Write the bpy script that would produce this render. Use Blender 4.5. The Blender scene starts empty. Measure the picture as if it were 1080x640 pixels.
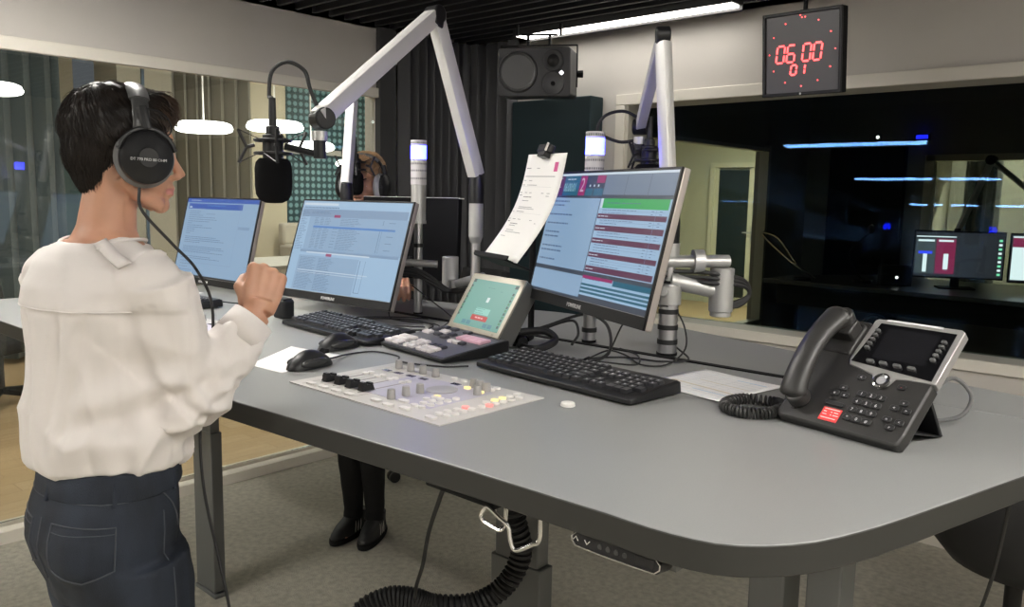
import bpy, math, random
from mathutils import Vector, Matrix, noise, Euler
from math import sin, cos, pi, radians, sqrt
random.seed(7)
SC = bpy.context.scene
COL = SC.collection
V = Vector
PMAT = {}

# ---------------------------------------------------------------- materials
MATS = {}
def mat(name, color, rough=0.5, metal=0.0, spec=0.5, emit=None, emit_s=1.0, noise_s=None, noise_a=0.1, bump=None, bump_s=50.0, trans=0.0, sheen=0.0, stretch=None, coat=0.0):
    if name in MATS: return MATS[name]
    m = bpy.data.materials.new(name); m.use_nodes = True
    nt = m.node_tree; b = nt.nodes['Principled BSDF']
    b.inputs['Base Color'].default_value = (*color, 1)
    b.inputs['Roughness'].default_value = rough
    b.inputs['Metallic'].default_value = metal
    b.inputs['Specular IOR Level'].default_value = spec
    if coat: b.inputs['Coat Weight'].default_value = coat
    if sheen: b.inputs['Sheen Weight'].default_value = sheen
    if trans: b.inputs['Transmission Weight'].default_value = trans
    if emit:
        b.inputs['Emission Color'].default_value = (*emit, 1)
        b.inputs['Emission Strength'].default_value = emit_s
    tc = None
    if noise_s or bump:
        tc = nt.nodes.new('ShaderNodeTexCoord'); mp = nt.nodes.new('ShaderNodeMapping')
        nt.links.new(tc.outputs['Object'], mp.inputs['Vector'])
        if stretch: mp.inputs['Scale'].default_value = stretch
    if noise_s:
        n = nt.nodes.new('ShaderNodeTexNoise'); n.inputs['Scale'].default_value = noise_s; n.inputs['Detail'].default_value = 4
        nt.links.new(mp.outputs[0], n.inputs['Vector'])
        r = nt.nodes.new('ShaderNodeValToRGB')
        r.color_ramp.elements[0].position = .3; r.color_ramp.elements[1].position = .7
        r.color_ramp.elements[0].color = (*[c*(1-noise_a) for c in color], 1)
        r.color_ramp.elements[1].color = (*[min(1, c*(1+noise_a)) for c in color], 1)
        nt.links.new(n.outputs[0], r.inputs[0]); nt.links.new(r.outputs[0], b.inputs['Base Color'])
    if bump:
        n2 = nt.nodes.new('ShaderNodeTexNoise'); n2.inputs['Scale'].default_value = bump_s; n2.inputs['Detail'].default_value = 3
        nt.links.new(mp.outputs[0], n2.inputs['Vector'])
        bp = nt.nodes.new('ShaderNodeBump'); bp.inputs['Strength'].default_value = bump; bp.inputs['Distance'].default_value = .01
        nt.links.new(n2.outputs[0], bp.inputs['Height']); nt.links.new(bp.outputs[0], b.inputs['Normal'])
    MATS[name] = m
    return m
def glow(name, color, s, base=(.02, .02, .02), rough=.3):
    return mat(name, base, rough, emit=color, emit_s=s)
def glass(name, tint, refl, base_refl=.04, k=.6):
    m = bpy.data.materials.new(name); m.use_nodes = True; nt = m.node_tree; nt.nodes.clear()
    o = nt.nodes.new('ShaderNodeOutputMaterial'); mx = nt.nodes.new('ShaderNodeMixShader')
    t = nt.nodes.new('ShaderNodeBsdfTransparent'); t.inputs[0].default_value = (*tint, 1)
    g = nt.nodes.new('ShaderNodeBsdfGlossy'); g.inputs['Roughness'].default_value = 0.0; g.inputs['Color'].default_value = (*refl, 1)
    f = nt.nodes.new('ShaderNodeFresnel'); f.inputs['IOR'].default_value = 1.5
    mm = nt.nodes.new('ShaderNodeMath'); mm.operation = 'MULTIPLY_ADD'; mm.inputs[1].default_value = k; mm.inputs[2].default_value = base_refl
    nt.links.new(f.outputs[0], mm.inputs[0]); nt.links.new(mm.outputs[0], mx.inputs[0])
    nt.links.new(t.outputs[0], mx.inputs[1]); nt.links.new(g.outputs[0], mx.inputs[2]); nt.links.new(mx.outputs[0], o.inputs[0])
    MATS[name] = m; return m

BLACK = mat('black_plastic', (.012, .012, .013), .40, spec=.38, bump=.05, bump_s=600)
BLACKM = mat('black_matte', (.009, .009, .010), .75, spec=.25)
RUBBER = mat('black_rubber', (.014, .014, .015), .55)
DARK = mat('dark_grey_plastic', (.045, .045, .048), .42)
SILVER = mat('brushed_aluminium', (.62, .62, .64), .33, metal=1, noise_s=60, noise_a=.06, stretch=(1, 1, .05))
SATIN = mat('satin_aluminium', (.55, .55, .54), .42, metal=.6)
ALU = mat('pale_arm_aluminium', (.66, .65, .64), .42, metal=.35)
CHROME = mat('chrome', (.75, .74, .72), .18, metal=1)
WHITE = mat('white_paint', (.78, .76, .72), .5)
PAPER = mat('paper', (.86, .85, .83), .8)
INK = mat('ink', (.12, .12, .14), .8)

# ---------------------------------------------------------------- mesh builder
class B:
    def __init__(s): s.v = []; s.f = []; s.m = []; s.mi = 0
    def add(s, vs, fs, M=None):
        o = len(s.v)
        s.v += [tuple((M @ V(p)) if M else p) for p in vs]
        s.f += [tuple(i+o for i in f) for f in fs]; s.m += [s.mi]*len(fs); return s
    def box(s, c, d, M=None, taper=None):
        x, y, z = [k/2 for k in d]; t = taper or 1
        vs = [(-x, -y, -z), (x, -y, -z), (x, y, -z), (-x, y, -z), (-x*t, -y*t, z), (x*t, -y*t, z), (x*t, y*t, z), (-x*t, y*t, z)]
        T = Matrix.Translation(V(c))
        return s.add(vs, [(3, 2, 1, 0), (4, 5, 6, 7), (0, 1, 5, 4), (1, 2, 6, 5), (2, 3, 7, 6), (3, 0, 4, 7)], (M or Matrix()) @ T)
    def prism(s, poly, z0, z1, M=None):
        n = len(poly)
        a = sum(poly[i][0]*poly[(i+1) % n][1]-poly[(i+1) % n][0]*poly[i][1] for i in range(n))
        if a < 0: poly = poly[::-1]
        vs = [(p[0], p[1], z0) for p in poly]+[(p[0], p[1], z1) for p in poly]
        fs = [tuple(range(n-1, -1, -1)), tuple(range(n, 2*n))]+[(i, (i+1) % n, n+(i+1) % n, n+i) for i in range(n)]
        return s.add(vs, fs, M)
    def rbox(s, c, d, r, M=None, seg=4):      # rounded rectangle in xy, extruded in z
        x, y = d[0]/2, d[1]/2; poly = []
        for (cx, cy, a0) in ((x-r, y-r, 0), (-x+r, y-r, 90), (-x+r, -y+r, 180), (x-r, -y+r, 270)):
            for k in range(seg+1):
                a = radians(a0+90*k/seg); poly.append((c[0]+cx+r*cos(a), c[1]+cy+r*sin(a)))
        return s.prism(poly, c[2]-d[2]/2, c[2]+d[2]/2, M)
    def tube(s, pts, r, seg=12, M=None, cap=True, flat=1.0, up=None, closed=False):
        pts = [V(p) for p in pts]; n = len(pts)
        rs = r if isinstance(r, (list, tuple)) else [r]*n
        vs = []; prev = None
        for i, p in enumerate(pts):
            if closed: t = (pts[(i+1) % n]-pts[i-1])
            else: t = (pts[min(i+1, n-1)]-pts[max(i-1, 0)])
            t = t.normalized() if t.length > 1e-9 else V((0, 0, 1))
            if prev is None:
                u = V(up) if up else (V((0, 0, 1)) if abs(t.z) < .9 else V((0, 1, 0)))
                u = (u-t*u.dot(t)).normalized()
            else: u = (prev-t*prev.dot(t)).normalized()
            prev = u; w = t.cross(u)
            for k in range(seg):
                a = 2*pi*k/seg; vs.append(tuple(p+(u*cos(a)*flat+w*sin(a))*rs[i]))
        fs = [(i*seg+k, i*seg+(k+1) % seg, (i+1)*seg+(k+1) % seg, (i+1)*seg+k) for i in range(n-1) for k in range(seg)]
        if closed: fs += [((n-1)*seg+k, (n-1)*seg+(k+1) % seg, (k+1) % seg, k) for k in range(seg)]
        elif cap: fs += [tuple(range(seg-1, -1, -1)), tuple(range((n-1)*seg, n*seg))]
        return s.add(vs, fs, M)
    def cyl(s, a, b, r, r2=None, seg=20, M=None): return s.tube([a, b], [r, r if r2 is None else r2], seg, M)
    def ell(s, c, r, M=None, seg=20, rings=12):
        vs = []; fs = []
        for i in range(1, rings):
            t = pi*i/rings
            for k in range(seg):
                a = 2*pi*k/seg; vs.append((c[0]+r[0]*sin(t)*cos(a), c[1]+r[1]*sin(t)*sin(a), c[2]+r[2]*cos(t)))
        top = len(vs); vs.append((c[0], c[1], c[2]+r[2])); vs.append((c[0], c[1], c[2]-r[2]))
        for i in range(rings-2):
            for k in range(seg): fs.append((i*seg+k, (i+1)*seg+k, (i+1)*seg+(k+1) % seg, i*seg+(k+1) % seg))
        for k in range(seg):
            fs.append((top, k, (k+1) % seg)); fs.append((top+1, (rings-2)*seg+(k+1) % seg, (rings-2)*seg+k))
        return s.add(vs, fs, M)
    def lathe(s, prof, M=None, seg=32):        # profile of (r, z) about z
        vs = []; n = len(prof)
        for (r, z) in prof:
            for k in range(seg): a = 2*pi*k/seg; vs.append((r*cos(a), r*sin(a), z))
        fs = [(i*seg+k, i*seg+(k+1) % seg, (i+1)*seg+(k+1) % seg, (i+1)*seg+k) for i in range(n-1) for k in range(seg)]
        fs += [tuple(range(seg-1, -1, -1)), tuple(range((n-1)*seg, n*seg))]
        return s.add(vs, fs, M)
    def loft(s, rings, M=None, seg=28, power=2.0):  # rings: (cx, cy, z, rx, ry)
        vs = []
        for (cx, cy, z, rx, ry) in rings:
            for k in range(seg):
                a = 2*pi*k/seg; c_, s_ = cos(a), sin(a)
                vs.append((cx+rx*math.copysign(abs(c_)**(2/power), c_), cy+ry*math.copysign(abs(s_)**(2/power), s_), z))
        n = len(rings)
        fs = [(i*seg+k, i*seg+(k+1) % seg, (i+1)*seg+(k+1) % seg, (i+1)*seg+k) for i in range(n-1) for k in range(seg)]
        fs += [tuple(range(seg-1, -1, -1)), tuple(range((n-1)*seg, n*seg))]
        return s.add(vs, fs, M)
    def grid(s, fn, nu, nv, M=None):
        vs = [tuple(fn(i/nu, j/nv)) for j in range(nv+1) for i in range(nu+1)]
        fs = [(j*(nu+1)+i, j*(nu+1)+i+1, (j+1)*(nu+1)+i+1, (j+1)*(nu+1)+i) for j in range(nv) for i in range(nu)]
        return s.add(vs, fs, M)
    def rect(s, x0, x1, z0, z1, y, M=None):   # a thin printed/displayed rectangle facing -y
        return s.add([(x0, y, z0), (x1, y, z0), (x1, y, z1), (x0, y, z1)], [(0, 1, 2, 3)], M)
    def mesh(s, name, smooth=35, inv=None):
        me = bpy.data.meshes.new(name)
        me.from_pydata([tuple(inv @ V(p)) for p in s.v] if inv else s.v, [], s.f)
        me.update()
        if any(s.m): me.polygons.foreach_set('material_index', s.m)
        if smooth:
            me.polygons.foreach_set('use_smooth', [True]*len(me.polygons))
            me.set_sharp_from_angle(angle=radians(smooth))
        return me

def setp(o, label=None, cat=None, group=None, kind=None):
    if label: o['label'] = label
    if cat: o['category'] = cat
    if group: o['group'] = group
    if kind: o['kind'] = kind
    return o
def thing(name, label, cat, loc=(0, 0, 0), rot=(0, 0, 0), group=None):
    o = bpy.data.objects.new(name, None); COL.objects.link(o)
    o.location = loc; o.rotation_euler = rot; o.empty_display_size = .05
    PMAT[o] = Matrix.LocRotScale(V(loc), Euler(rot), None)
    return setp(o, label, cat, group)
def obj(name, b, m, parent=None, world=False, bevel=0, smooth=35, loc=None, rot=None, label=None, kind=None, solid=0, wn=True):
    inv = None
    if world and parent is not None: inv = PMAT[parent].inverted()
    me = b if isinstance(b, bpy.types.Mesh) else b.mesh(name, smooth, inv)
    if not me.materials:
        for k in (m if isinstance(m, (list, tuple)) else [m]): me.materials.append(k)
    o = bpy.data.objects.new(name, me); COL.objects.link(o)
    if parent is not None: o.parent = parent
    if loc: o.location = loc
    if rot: o.rotation_euler = rot
    base = PMAT.get(parent, Matrix()) if parent is not None else Matrix()
    PMAT[o] = base @ Matrix.LocRotScale(V(loc or (0, 0, 0)), Euler(rot or (0, 0, 0)), None)
    if solid:
        md = o.modifiers.new('solid', 'SOLIDIFY'); md.thickness = solid; md.offset = 0
    if bevel:
        md = o.modifiers.new('bevel', 'BEVEL'); md.width = bevel; md.segments = 2; md.limit_method = 'ANGLE'; md.angle_limit = radians(40)
    if label: o['label'] = label
    if kind: o['kind'] = kind
    return o
def tree_copy(root, loc=None, rot=None, label=None, group=None):
    def cp(o, par):
        c = o.copy(); COL.objects.link(c); c.parent = par; PMAT[c] = PMAT.get(o, Matrix())
        for ch in [k for k in KIDS.get(o, [])]: cp(ch, c)
        return c
    KIDS = {}
    for o in COL.objects:
        if o.parent: KIDS.setdefault(o.parent, []).append(o)
    c = cp(root, root.parent)
    if loc is not None: c.location = loc
    if rot is not None: c.rotation_euler = rot
    if label: c['label'] = label
    if group: c['group'] = group
    return c
def structure(name, b, m, **k):
    o = obj(name, b, m, **k); o['kind'] = 'structure'; return o
def text(name, s, size, m, parent, M, extrude=.0003, align='LEFT', shear=0, bold=0):
    cu = bpy.data.curves.new('t', 'FONT'); cu.body = s; cu.size = size; cu.extrude = extrude; cu.align_x = align; cu.shear = shear; cu.offset = bold; cu.resolution_u = 3
    o = bpy.data.objects.new('t', cu); COL.objects.link(o)
    dg = bpy.context.evaluated_depsgraph_get(); me = bpy.data.meshes.new_from_object(o.evaluated_get(dg))
    bpy.data.objects.remove(o); bpy.data.curves.remove(cu)
    me.transform(M); me.materials.clear(); me.materials.append(m); me.name = name
    r = bpy.data.objects.new(name, me); COL.objects.link(r); r.parent = parent; return r
XZ = Matrix.Rotation(radians(90), 4, 'X')      # text plane xy -> xz, facing -y
def remesh(b, name, voxel, smooth_it=4, fac=.5, inv=None, disp=None):
    me = b.mesh('tmp', 0); o = bpy.data.objects.new('tmp', me); COL.objects.link(o)
    md = o.modifiers.new('r', 'REMESH'); md.mode = 'VOXEL'; md.voxel_size = voxel; md.use_smooth_shade = True
    if smooth_it:
        sm = o.modifiers.new('s', 'SMOOTH'); sm.factor = fac; sm.iterations = smooth_it
    dg = bpy.context.evaluated_depsgraph_get(); r = bpy.data.meshes.new_from_object(o.evaluated_get(dg))
    bpy.data.objects.remove(o); bpy.data.meshes.remove(me)
    if disp:
        ns = [v.normal.copy() for v in r.vertices]
        for v, n in zip(r.vertices, ns): v.co += n*disp(v.co, n)
    if inv: r.transform(inv)
    r.materials.clear(); r.name = name
    r.polygons.foreach_set('use_smooth', [True]*len(r.polygons)); r.update()
    return r
def bez(pts, n=40):    # smooth catmull-rom through the points
    P = [V(p) for p in pts]; P = [P[0]*2-P[1]]+P+[P[-1]*2-P[-2]]; out = []; m = len(P)-3
    for i in range(n+1):
        t = i/n*m; k = min(int(t), m-1); u = t-k; a, b_, c, d = P[k:k+4]
        out.append(.5*((2*b_)+(c-a)*u+(2*a-5*b_+4*c-d)*u*u+(3*b_-a-3*c+d)*u**3))
    return out

# ---------------------------------------------------------------- camera
f = 857.0
cam = bpy.data.cameras.new('camera'); co = bpy.data.objects.new('camera', cam); COL.objects.link(co)
cam.sensor_fit = 'HORIZONTAL'; cam.sensor_width = 36; cam.lens = 36*f/1080; cam.clip_start = .05; cam.clip_end = 60
ax = V((-959, 130, -f)).normalized(); ay = V((776, 97, -f)).normalized(); ax = -ax
dd_ = ax.dot(ay); ax, ay = (ax-ay*dd_/2).normalized(), (ay-ax*dd_/2).normalized(); az = ax.cross(ay).normalized()
co.matrix_world = Matrix.Translation((0, 0, 1.52)) @ Matrix((ax, ay, az)).to_4x4()
SC.camera = co
# ================================================================ ROOM
XL, YR, HC = -3.85, 3.90, 2.48
WALL = mat('warm_grey_wall', (.56, .53, .49), .85, noise_s=3, noise_a=.03, bump=.08, bump_s=220)
CREAM = mat('cream_trim', (.74, .70, .62), .55)
CARPET = mat('grey_carpet', (.50, .475, .40), .95, spec=.1, noise_s=38, noise_a=.16, bump=.8, bump_s=240)
def wood_mat():
    m = mat('oak_floor', (.62, .43, .24), .42)
    nt = m.node_tree; b = nt.nodes['Principled BSDF']
    tc = nt.nodes.new('ShaderNodeTexCoord'); mp = nt.nodes.new('ShaderNodeMapping'); mp.inputs['Rotation'].default_value = (0, 0, radians(90))
    br = nt.nodes.new('ShaderNodeTexBrick'); br.inputs['Scale'].default_value = 1; br.inputs['Brick Width'].default_value = 1.3; br.inputs['Row Height'].default_value = .14
    br.inputs['Mortar Size'].default_value = .002; br.inputs['Color1'].default_value = (.60, .42, .23, 1); br.inputs['Color2'].default_value = (.68, .49, .29, 1); br.inputs['Mortar'].default_value = (.40, .27, .14, 1)
    n = nt.nodes.new('ShaderNodeTexNoise'); n.inputs['Scale'].default_value = 3; n.inputs['Detail'].default_value = 6
    mp2 = nt.nodes.new('ShaderNodeMapping'); mp2.inputs['Scale'].default_value = (12, 1, 1)
    mx = nt.nodes.new('ShaderNodeMix'); mx.data_type = 'RGBA'; mx.blend_type = 'MULTIPLY'; mx.inputs[0].default_value = .35
    nt.links.new(tc.outputs['Object'], mp.inputs[0]); nt.links.new(mp.outputs[0], br.inputs[0]); nt.links.new(tc.outputs['Object'], mp2.inputs[0]); nt.links.new(mp2.outputs[0], n.inputs[0])
    nt.links.new(br.outputs[0], mx.inputs[6]); nt.links.new(n.outputs[0], mx.inputs[7]); nt.links.new(mx.outputs[2], b.inputs['Base Color'])
    return m
WOOD = wood_mat()
structure('floor', B().box((-.9, .1, -.05), (5.9, 7.7, .1)), CARPET)
# left wall (glass wall towards the newsroom)
structure('wall_left', B().box((XL-.06, .1, 2.32), (.12, 7.9, .38)).box((XL-.06, 3.52, 1.25), (.12, .88, 2.5)).box((XL-.06, -2.4, 1.2), (.12, 2.7, 2.4)), WALL)
structure('trim_1', B().box((XL+.008, .95, 2.108), (.03, 4.26, .055)), CREAM, bevel=.004)     # header over left window
structure('trim_2', B().box((XL-.03, .95, .025), (.10, 4.26, .06)).box((XL-.06, .95, .065), (.03, 4.26, .02)), CREAM, bevel=.003)
GL = glass('clear_studio_glass', (.86, .89, .88), (.9, .95, 1), .025, .7)
GR = glass('tinted_studio_glass', (.62, .66, .62), (.15, .34, .80), .007, .24)
w1 = structure('window_1', B().box((XL-.035, .34, 1.08), (.012, 2.75, 2.0)).box((XL-.035, 2.405, 1.08), (.012, 1.34, 2.0)), GL)
structure('trim_3', B().box((XL-.035, 1.725, 1.08), (.016, .012, 2.0)), mat('edge_seal', (.10, .14, .17), .3))
# right wall with its wide control-room window
wx0 = -2.70
structure('wall_right', B().box((-3.30, YR+.08, 1.25), (1.2, .16, 2.5)).box((-.325, YR+.08, 2.30), (4.75, .16, .4)).box((-.325, YR+.08, .42), (4.75, .16, .84)).box((1.95, YR+.08, 1.25), (.2, .16, 2.5)), WALL)
structure('trim_4', B().box((-.42, YR-.008, 2.075), (4.60, .03, .06)).box((wx0+.01, YR-.008, 1.455), (.06, .03, 1.18)).box((-.42, YR-.008, .84), (4.60, .03, .05)), CREAM, bevel=.004)
structure('trim_5', B().box((wx0+.05, YR+.09, 1.45), (.02, .2, 1.2)).box((-.40, YR+.09, 2.055), (4.5, .2, .02)).box((-.40, YR+.09, .856), (4.5, .2, .02)), mat('window_reveal', (.56, .53, .46), .6))
tl = radians(3.7)
Mg = Matrix.Translation((0, 4.05, .86)) @ Matrix.Rotation(-tl, 4, 'X')
structure('window_2', B().box((-.42, 0, .6), (4.56, .010, 1.2), Mg), GR)
structure('baseboard_right', B().box((-.85, YR-.01, .05), (5.7, .02, .10)), CREAM)
structure('wall_back', B().box((-.9, -3.75, 1.25), (6.0, .1, 2.5)), WALL)
structure('wall_side', B().box((2.08, .1, 1.25), (.1, 7.7, 2.5)), WALL)
# ceiling: dark slab with hanging black baffles
CB = mat('baffle_black', (.018, .018, .019), .7)
structure('ceiling', B().box((-.9, .1, 2.80), (6.2, 7.9, .1)), mat('ceiling_dark', (.02, .02, .022), .9))
bb = B(); y = 3.79
while y > -3.65:
    bb.box((-.95, y, 2.48+.06), (5.76, .018, .12)); bb.mi = 0; y -= .1055
bb.mi = 1
y = 3.79
while y > -3.65:
    bb.box((-.95, y, 2.4795), (5.76, .0195, .003)); y -= .1055
structure('ceiling_baffles', bb, [CB, mat('baffle_edge', (.045, .045, .045), .5)])
# upper wall band above the baffles
structure('trim_6', B().box((XL-.06, .1, 2.62), (.12, 7.9, .3)).box((-.9, YR+.08, 2.62), (6.0, .16, .3)), WALL)

# curtains --------------------------------------------------------------
def curtain(path, z0, z1, amp, pitch, thick=.006, seed=1):
    P = [V(p) for p in path]; L = [0]
    for a, b_ in zip(P, P[1:]): L.append(L[-1]+(b_-a).length)
    n = int(L[-1]/pitch*10); r = random.Random(seed); ph = 0; b = B(); cols = []
    for i in range(n+1):
        t = L[-1]*i/n; k = 0
        while k < len(P)-2 and t > L[k+1]: k += 1
        u = (t-L[k])/(L[k+1]-L[k]); p = P[k].lerp(P[k+1], u); d = (P[k+1]-P[k]).normalized(); nn = V((-d.y, d.x, 0))
        ph += 2*pi*(L[-1]/n)/pitch*(1+.5*noise.noise(V((t*2.1, seed, 0))))
        a = amp*(1+.4*noise.noise(V((t*3, seed+5, 0))))
        cols.append((p+nn*sin(ph)*a+d*.25*a*sin(2*ph), p+nn*sin(ph)*a*1.25+d*.25*a*sin(2*ph)))
    vs = []; nz = 6
    for j in range(nz+1):
        z = z1+(z0-z1)*j/nz
        for c0, c1 in cols: q = c0.lerp(c1, j/nz); vs.append((q.x, q.y, z))
    m = len(cols)
    fs = [(j*m+i, j*m+i+1, (j+1)*m+i+1, (j+1)*m+i) for j in range(nz) for i in range(m-1)]
    return b.add(vs, fs)
CURT = mat('charcoal_curtain', (.075, .075, .080), .9, sheen=.2, bump=.2, bump_s=400)
cu = obj('curtain', curtain([(XL+.06, 3.20, 0), (XL+.06, 3.72, 0), (XL+.16, YR-.10, 0), (-3.42, YR-.10, 0)], .03, 2.47, .034, .078), CURT, solid=.004, smooth=60)
setp(cu, 'charcoal pleated curtain hanging in the dark corner between the two windows', 'curtain')
structure('trim_7', B().box((XL+.012, 3.13, 1.24), (.05, .12, 2.48)), mat('charcoal_panel', (.05, .05, .052), .8), bevel=.003)

# acoustic panel ---------------------------------------------------------
pn = thing('acoustic_panel', 'dark teal fabric acoustic panel on the wall under the loudspeaker', 'acoustic panel', (-3.12, YR-.002, .75))
obj('panel', B().box((0, -.06, .675), (.60, .12, 1.35)), mat('teal_fabric', (.011, .026, .031), .9, bump=.3, bump_s=500), pn, bevel=.008)
obj('mounting_rail', B().box((0, -.004, 1.2), (.4, .008, .04)), BLACKM, pn)

# loudspeaker --------------------------------------------------------------
sp = thing('loudspeaker', 'black three-way monitor loudspeaker on a ceiling bracket in the corner', 'loudspeaker', (-2.98, 3.50, 2.195), (radians(4), 0, radians(31)))
b = B().rbox((0, 0, 0), (.395, .255, .30), .018, Matrix.Rotation(radians(90), 4, 'X')); obj('cabinet', b, mat('speaker_grey', (.042, .042, .044), .5), sp, bevel=.006)
def ring_on(name, cx, cz, prof, m, par, y=-.15): return obj(name, B().lathe(prof, Matrix.Translation((cx, y, cz)) @ Matrix.Rotation(radians(90), 4, 'X')), m, par)
w = ring_on('woofer', -.085, 0, [(.0, .010), (.018, .009), (.032, .002), (.075, .006), (.09, .012), (.098, .012), (.100, .006), (.100, -.01)], mat('cone', (.010, .010, .011), .30), sp)
ring_on('woofer_surround', -.085, 0, [(.095, .011), (.099, .016), (.104, .014), (.107, .006), (.107, -.005)], mat('surround', (.07, .07, .072), .4), w)
ring_on('midrange', .105, .058, [(.0, .016), (.02, .013), (.032, .003), (.05, .008), (.056, .006), (.057, -.01)], mat('dome', (.018, .018, .018), .45), sp)
t_ = ring_on('tweeter', .105, -.060, [(.0, .003), (.012, .002), (.018, .0012), (.040, .004), (.058, .009), (.061, .006), (.061, -.01)], mat('waveguide', (.05, .05, .052), .4), sp)
obj('tweeter_dome', B().ell((.105, -.152, -.060), (.012, .008, .012)), BLACKM, t_)
obj('logo', B().rect(-.0085, .0085, -.0085, .0085, 0, Matrix.Translation((.150, -.1515, -.005)) @ Matrix.Rotation(radians(45), 4, 'Y')), glow('white_led', (1, 1, 1), 2.5), sp)
br = B().box((.212, .02, .04), (.006, .03, .22)).box((0, .02, .152), (.43, .03, .006)).box((-.212, .02, .04), (.006, .03, .22)).box((0, .02, .21), (.20, .05, .006)).box((-.06, .02, .18), (.012, .03, .06)).box((.06, .02, .18), (.012, .03, .06)).box((.12, .02, .235), (.012, .03, .06)).box((-.12, .02, .235), (.012, .03, .06))
bk = obj('bracket', br, BLACKM, sp)
obj('clamp_knob', B().cyl((.213, .02, 0), (.245, .02, 0), .018, .02, 10), BLACKM, bk)

# lamps -----------------------------------------------------------------------
LE = glow('lamp_diffuser', (1, .965, .90), 34, (.8, .8, .8))
LE2 = glow('lamp_diffuser_soft', (1, .965, .90), 4.5, (.8, .8, .8))
def lamp(x0, x1, y, label, z=2.455, le=None):
    t = thing('ceiling_lamp', label, 'ceiling lamp', ((x0+x1)/2, y, z), group='linear ceiling lamps'); L = x1-x0
    obj('housing', B().box((0, 0, .03), (L+.03, .13, .05)), mat('lamp_housing', (.05, .05, .05), .5), t, bevel=.004)
    obj('diffuser', B().box((0, 0, .001), (L, .105, .012)), le or LE, t, bevel=.003)
    if le: obj('side_shield', B().box((0, .062, .008), (L+.03, .008, .046)).box((0, -.062, .012), (L+.03, .008, .03)), mat('lamp_housing', (.05, .05, .05), .5), t)  # sides added below the diffuser to keep light off the upper wall
    obj('suspension', B().cyl((-L*.4, 0, .05), (-L*.4, 0, .29), .003).cyl((L*.4, 0, .05), (L*.4, 0, .29), .003), SATIN, t)
lamp(-3.28, -1.93, 3.70, 'long white linear lamp under the black ceiling fins beside the clock', le=LE2)
lamp(-3.25, -1.86, .90, 'linear lamp above the standing woman, its reflection the highest blue streak in the dark window')
lamp(-3.25, -1.86, -1.00, 'linear lamp behind the standing woman, its reflection the middle blue streak in the dark window')
lamp(-3.25, -1.86, -3.05, 'linear lamp at the back of the room, its reflection the lowest blue streak')
lamp(.15, 1.55, 1.75, 'added unseen linear lamp brightening the right end of the desk', le=glow('fill_lamp_diffuser', (1, .955, .88), 20, (.8, .8, .8)))  # unseen lamp added to brighten the right part of the desk
lamp(.15, 1.55, .75, 'added unseen linear lamp above the photographer on the right side')  # second added lamp out of view, more light for the near desk
lamp(.15, 1.55, -.60, 'added unseen linear lamp behind the photographer on the right side')  # third added lamp out of view, fills the right side

# clock ---------------------------------------------------------------------------
ck = thing('studio_clock', 'square black wall clock with red digits 06 00 01 and a ring of red dots', 'clock', (-1.284, 3.02, 1.918), (radians(7), 0, radians(-.4)))
obj('case', B().box((0, .025, .15), (.30, .045, .301)), BLACKM, ck, bevel=.004)
fr = B()
for (cx, cz, w_, h_) in ((0, .006, .3, .012), (0, .295, .3, .012), (-.144, .15, .012, .3), (.144, .15, .012, .3)): fr.box((cx, 0, cz), (w_, .012, h_))
obj('frame', fr, BLACK, ck, bevel=.002)
obj('face', B().box((0, .004, .15), (.278, .004, .278)), mat('clock_face', (.10, .098, .105), .35), ck)
RED = glow('led_red', (1, .06, .06), 2.4)
def seg7(b, ch, x, z, w_, h_, t, sh=.12):
    S = {'a': ((0, h_), (w_, h_)), 'b': ((w_, h_), (w_, h_/2)), 'c': ((w_, h_/2), (w_, 0)), 'd': ((0, 0), (w_, 0)), 'e': ((0, 0), (0, h_/2)), 'f': ((0, h_/2), (0, h_)), 'g': ((0, h_/2), (w_, h_/2))}
    M_ = {'0': 'abcdef', '1': 'bc', '6': 'acdefg'}
    for k in M_[ch]:
        (x0, z0), (x1, z1) = S[k]; g = .12
        p = V((x+x0+sh*z0, 0, z+z0)); q = V((x+x1+sh*z1, 0, z+z1)); p, q = p.lerp(q, g), q.lerp(p, g)
        d = (q-p).normalized(); n = V((-d.z, 0, d.x))*t/2
        b.add([tuple(a+V((0, -.0005, 0))) for a in (p-n, q-n, q+n, p+n)], [(0, 1, 2, 3)])
for s_, x, z, w_, h_ in (('06', -.098, .122, .029, .060, ), ('00', .002, .122, .029, .060), ('01', -.042, .076, .021, .034)):
    for i, ch in enumerate(s_):
        b = B(); seg7(b, ch, x+i*(w_+.011), z, w_, h_, .0062); obj('digit', b, RED, ck, smooth=0)
db = B()
for k in range(12):
    a = radians(30*k); r_ = .124
    db.lathe([(.0, .0), (.0024, 0), (.0024, .001), (0, .001)], Matrix.Translation((r_*sin(a), .001, .155+r_*cos(a)*.98)) @ XZ, seg=8)
db.lathe([(.0, .0), (.0024, 0), (.0024, .001), (0, .001)], Matrix.Translation((.012, .001, .155+.122)) @ XZ, seg=8).lathe([(.0, .0), (.0024, 0), (.0024, .001), (0, .001)], Matrix.Translation((-.006, .001, .155+.130)) @ XZ, seg=8)
obj('dot_ring', db, RED, ck)
obj('logo', B().lathe([(0, 0), (.004, 0), (.004, .001), (0, .001)], Matrix.Translation((0, -.006, .006)) @ XZ, seg=12), SATIN, ck)
obj('hanging_bracket', B().cyl((0, .03, .30), (0, .06, .56), .008).box((0, .03, .302), (.03, .02, .006)), BLACKM, ck)
tr = obj('ceiling_track', B().box((0, 0, .02), (1.3, .05, .04)), BLACKM, loc=(-1.25, 3.16, 2.445)); setp(tr, 'black metal ceiling track above the clock', 'track')

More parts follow.
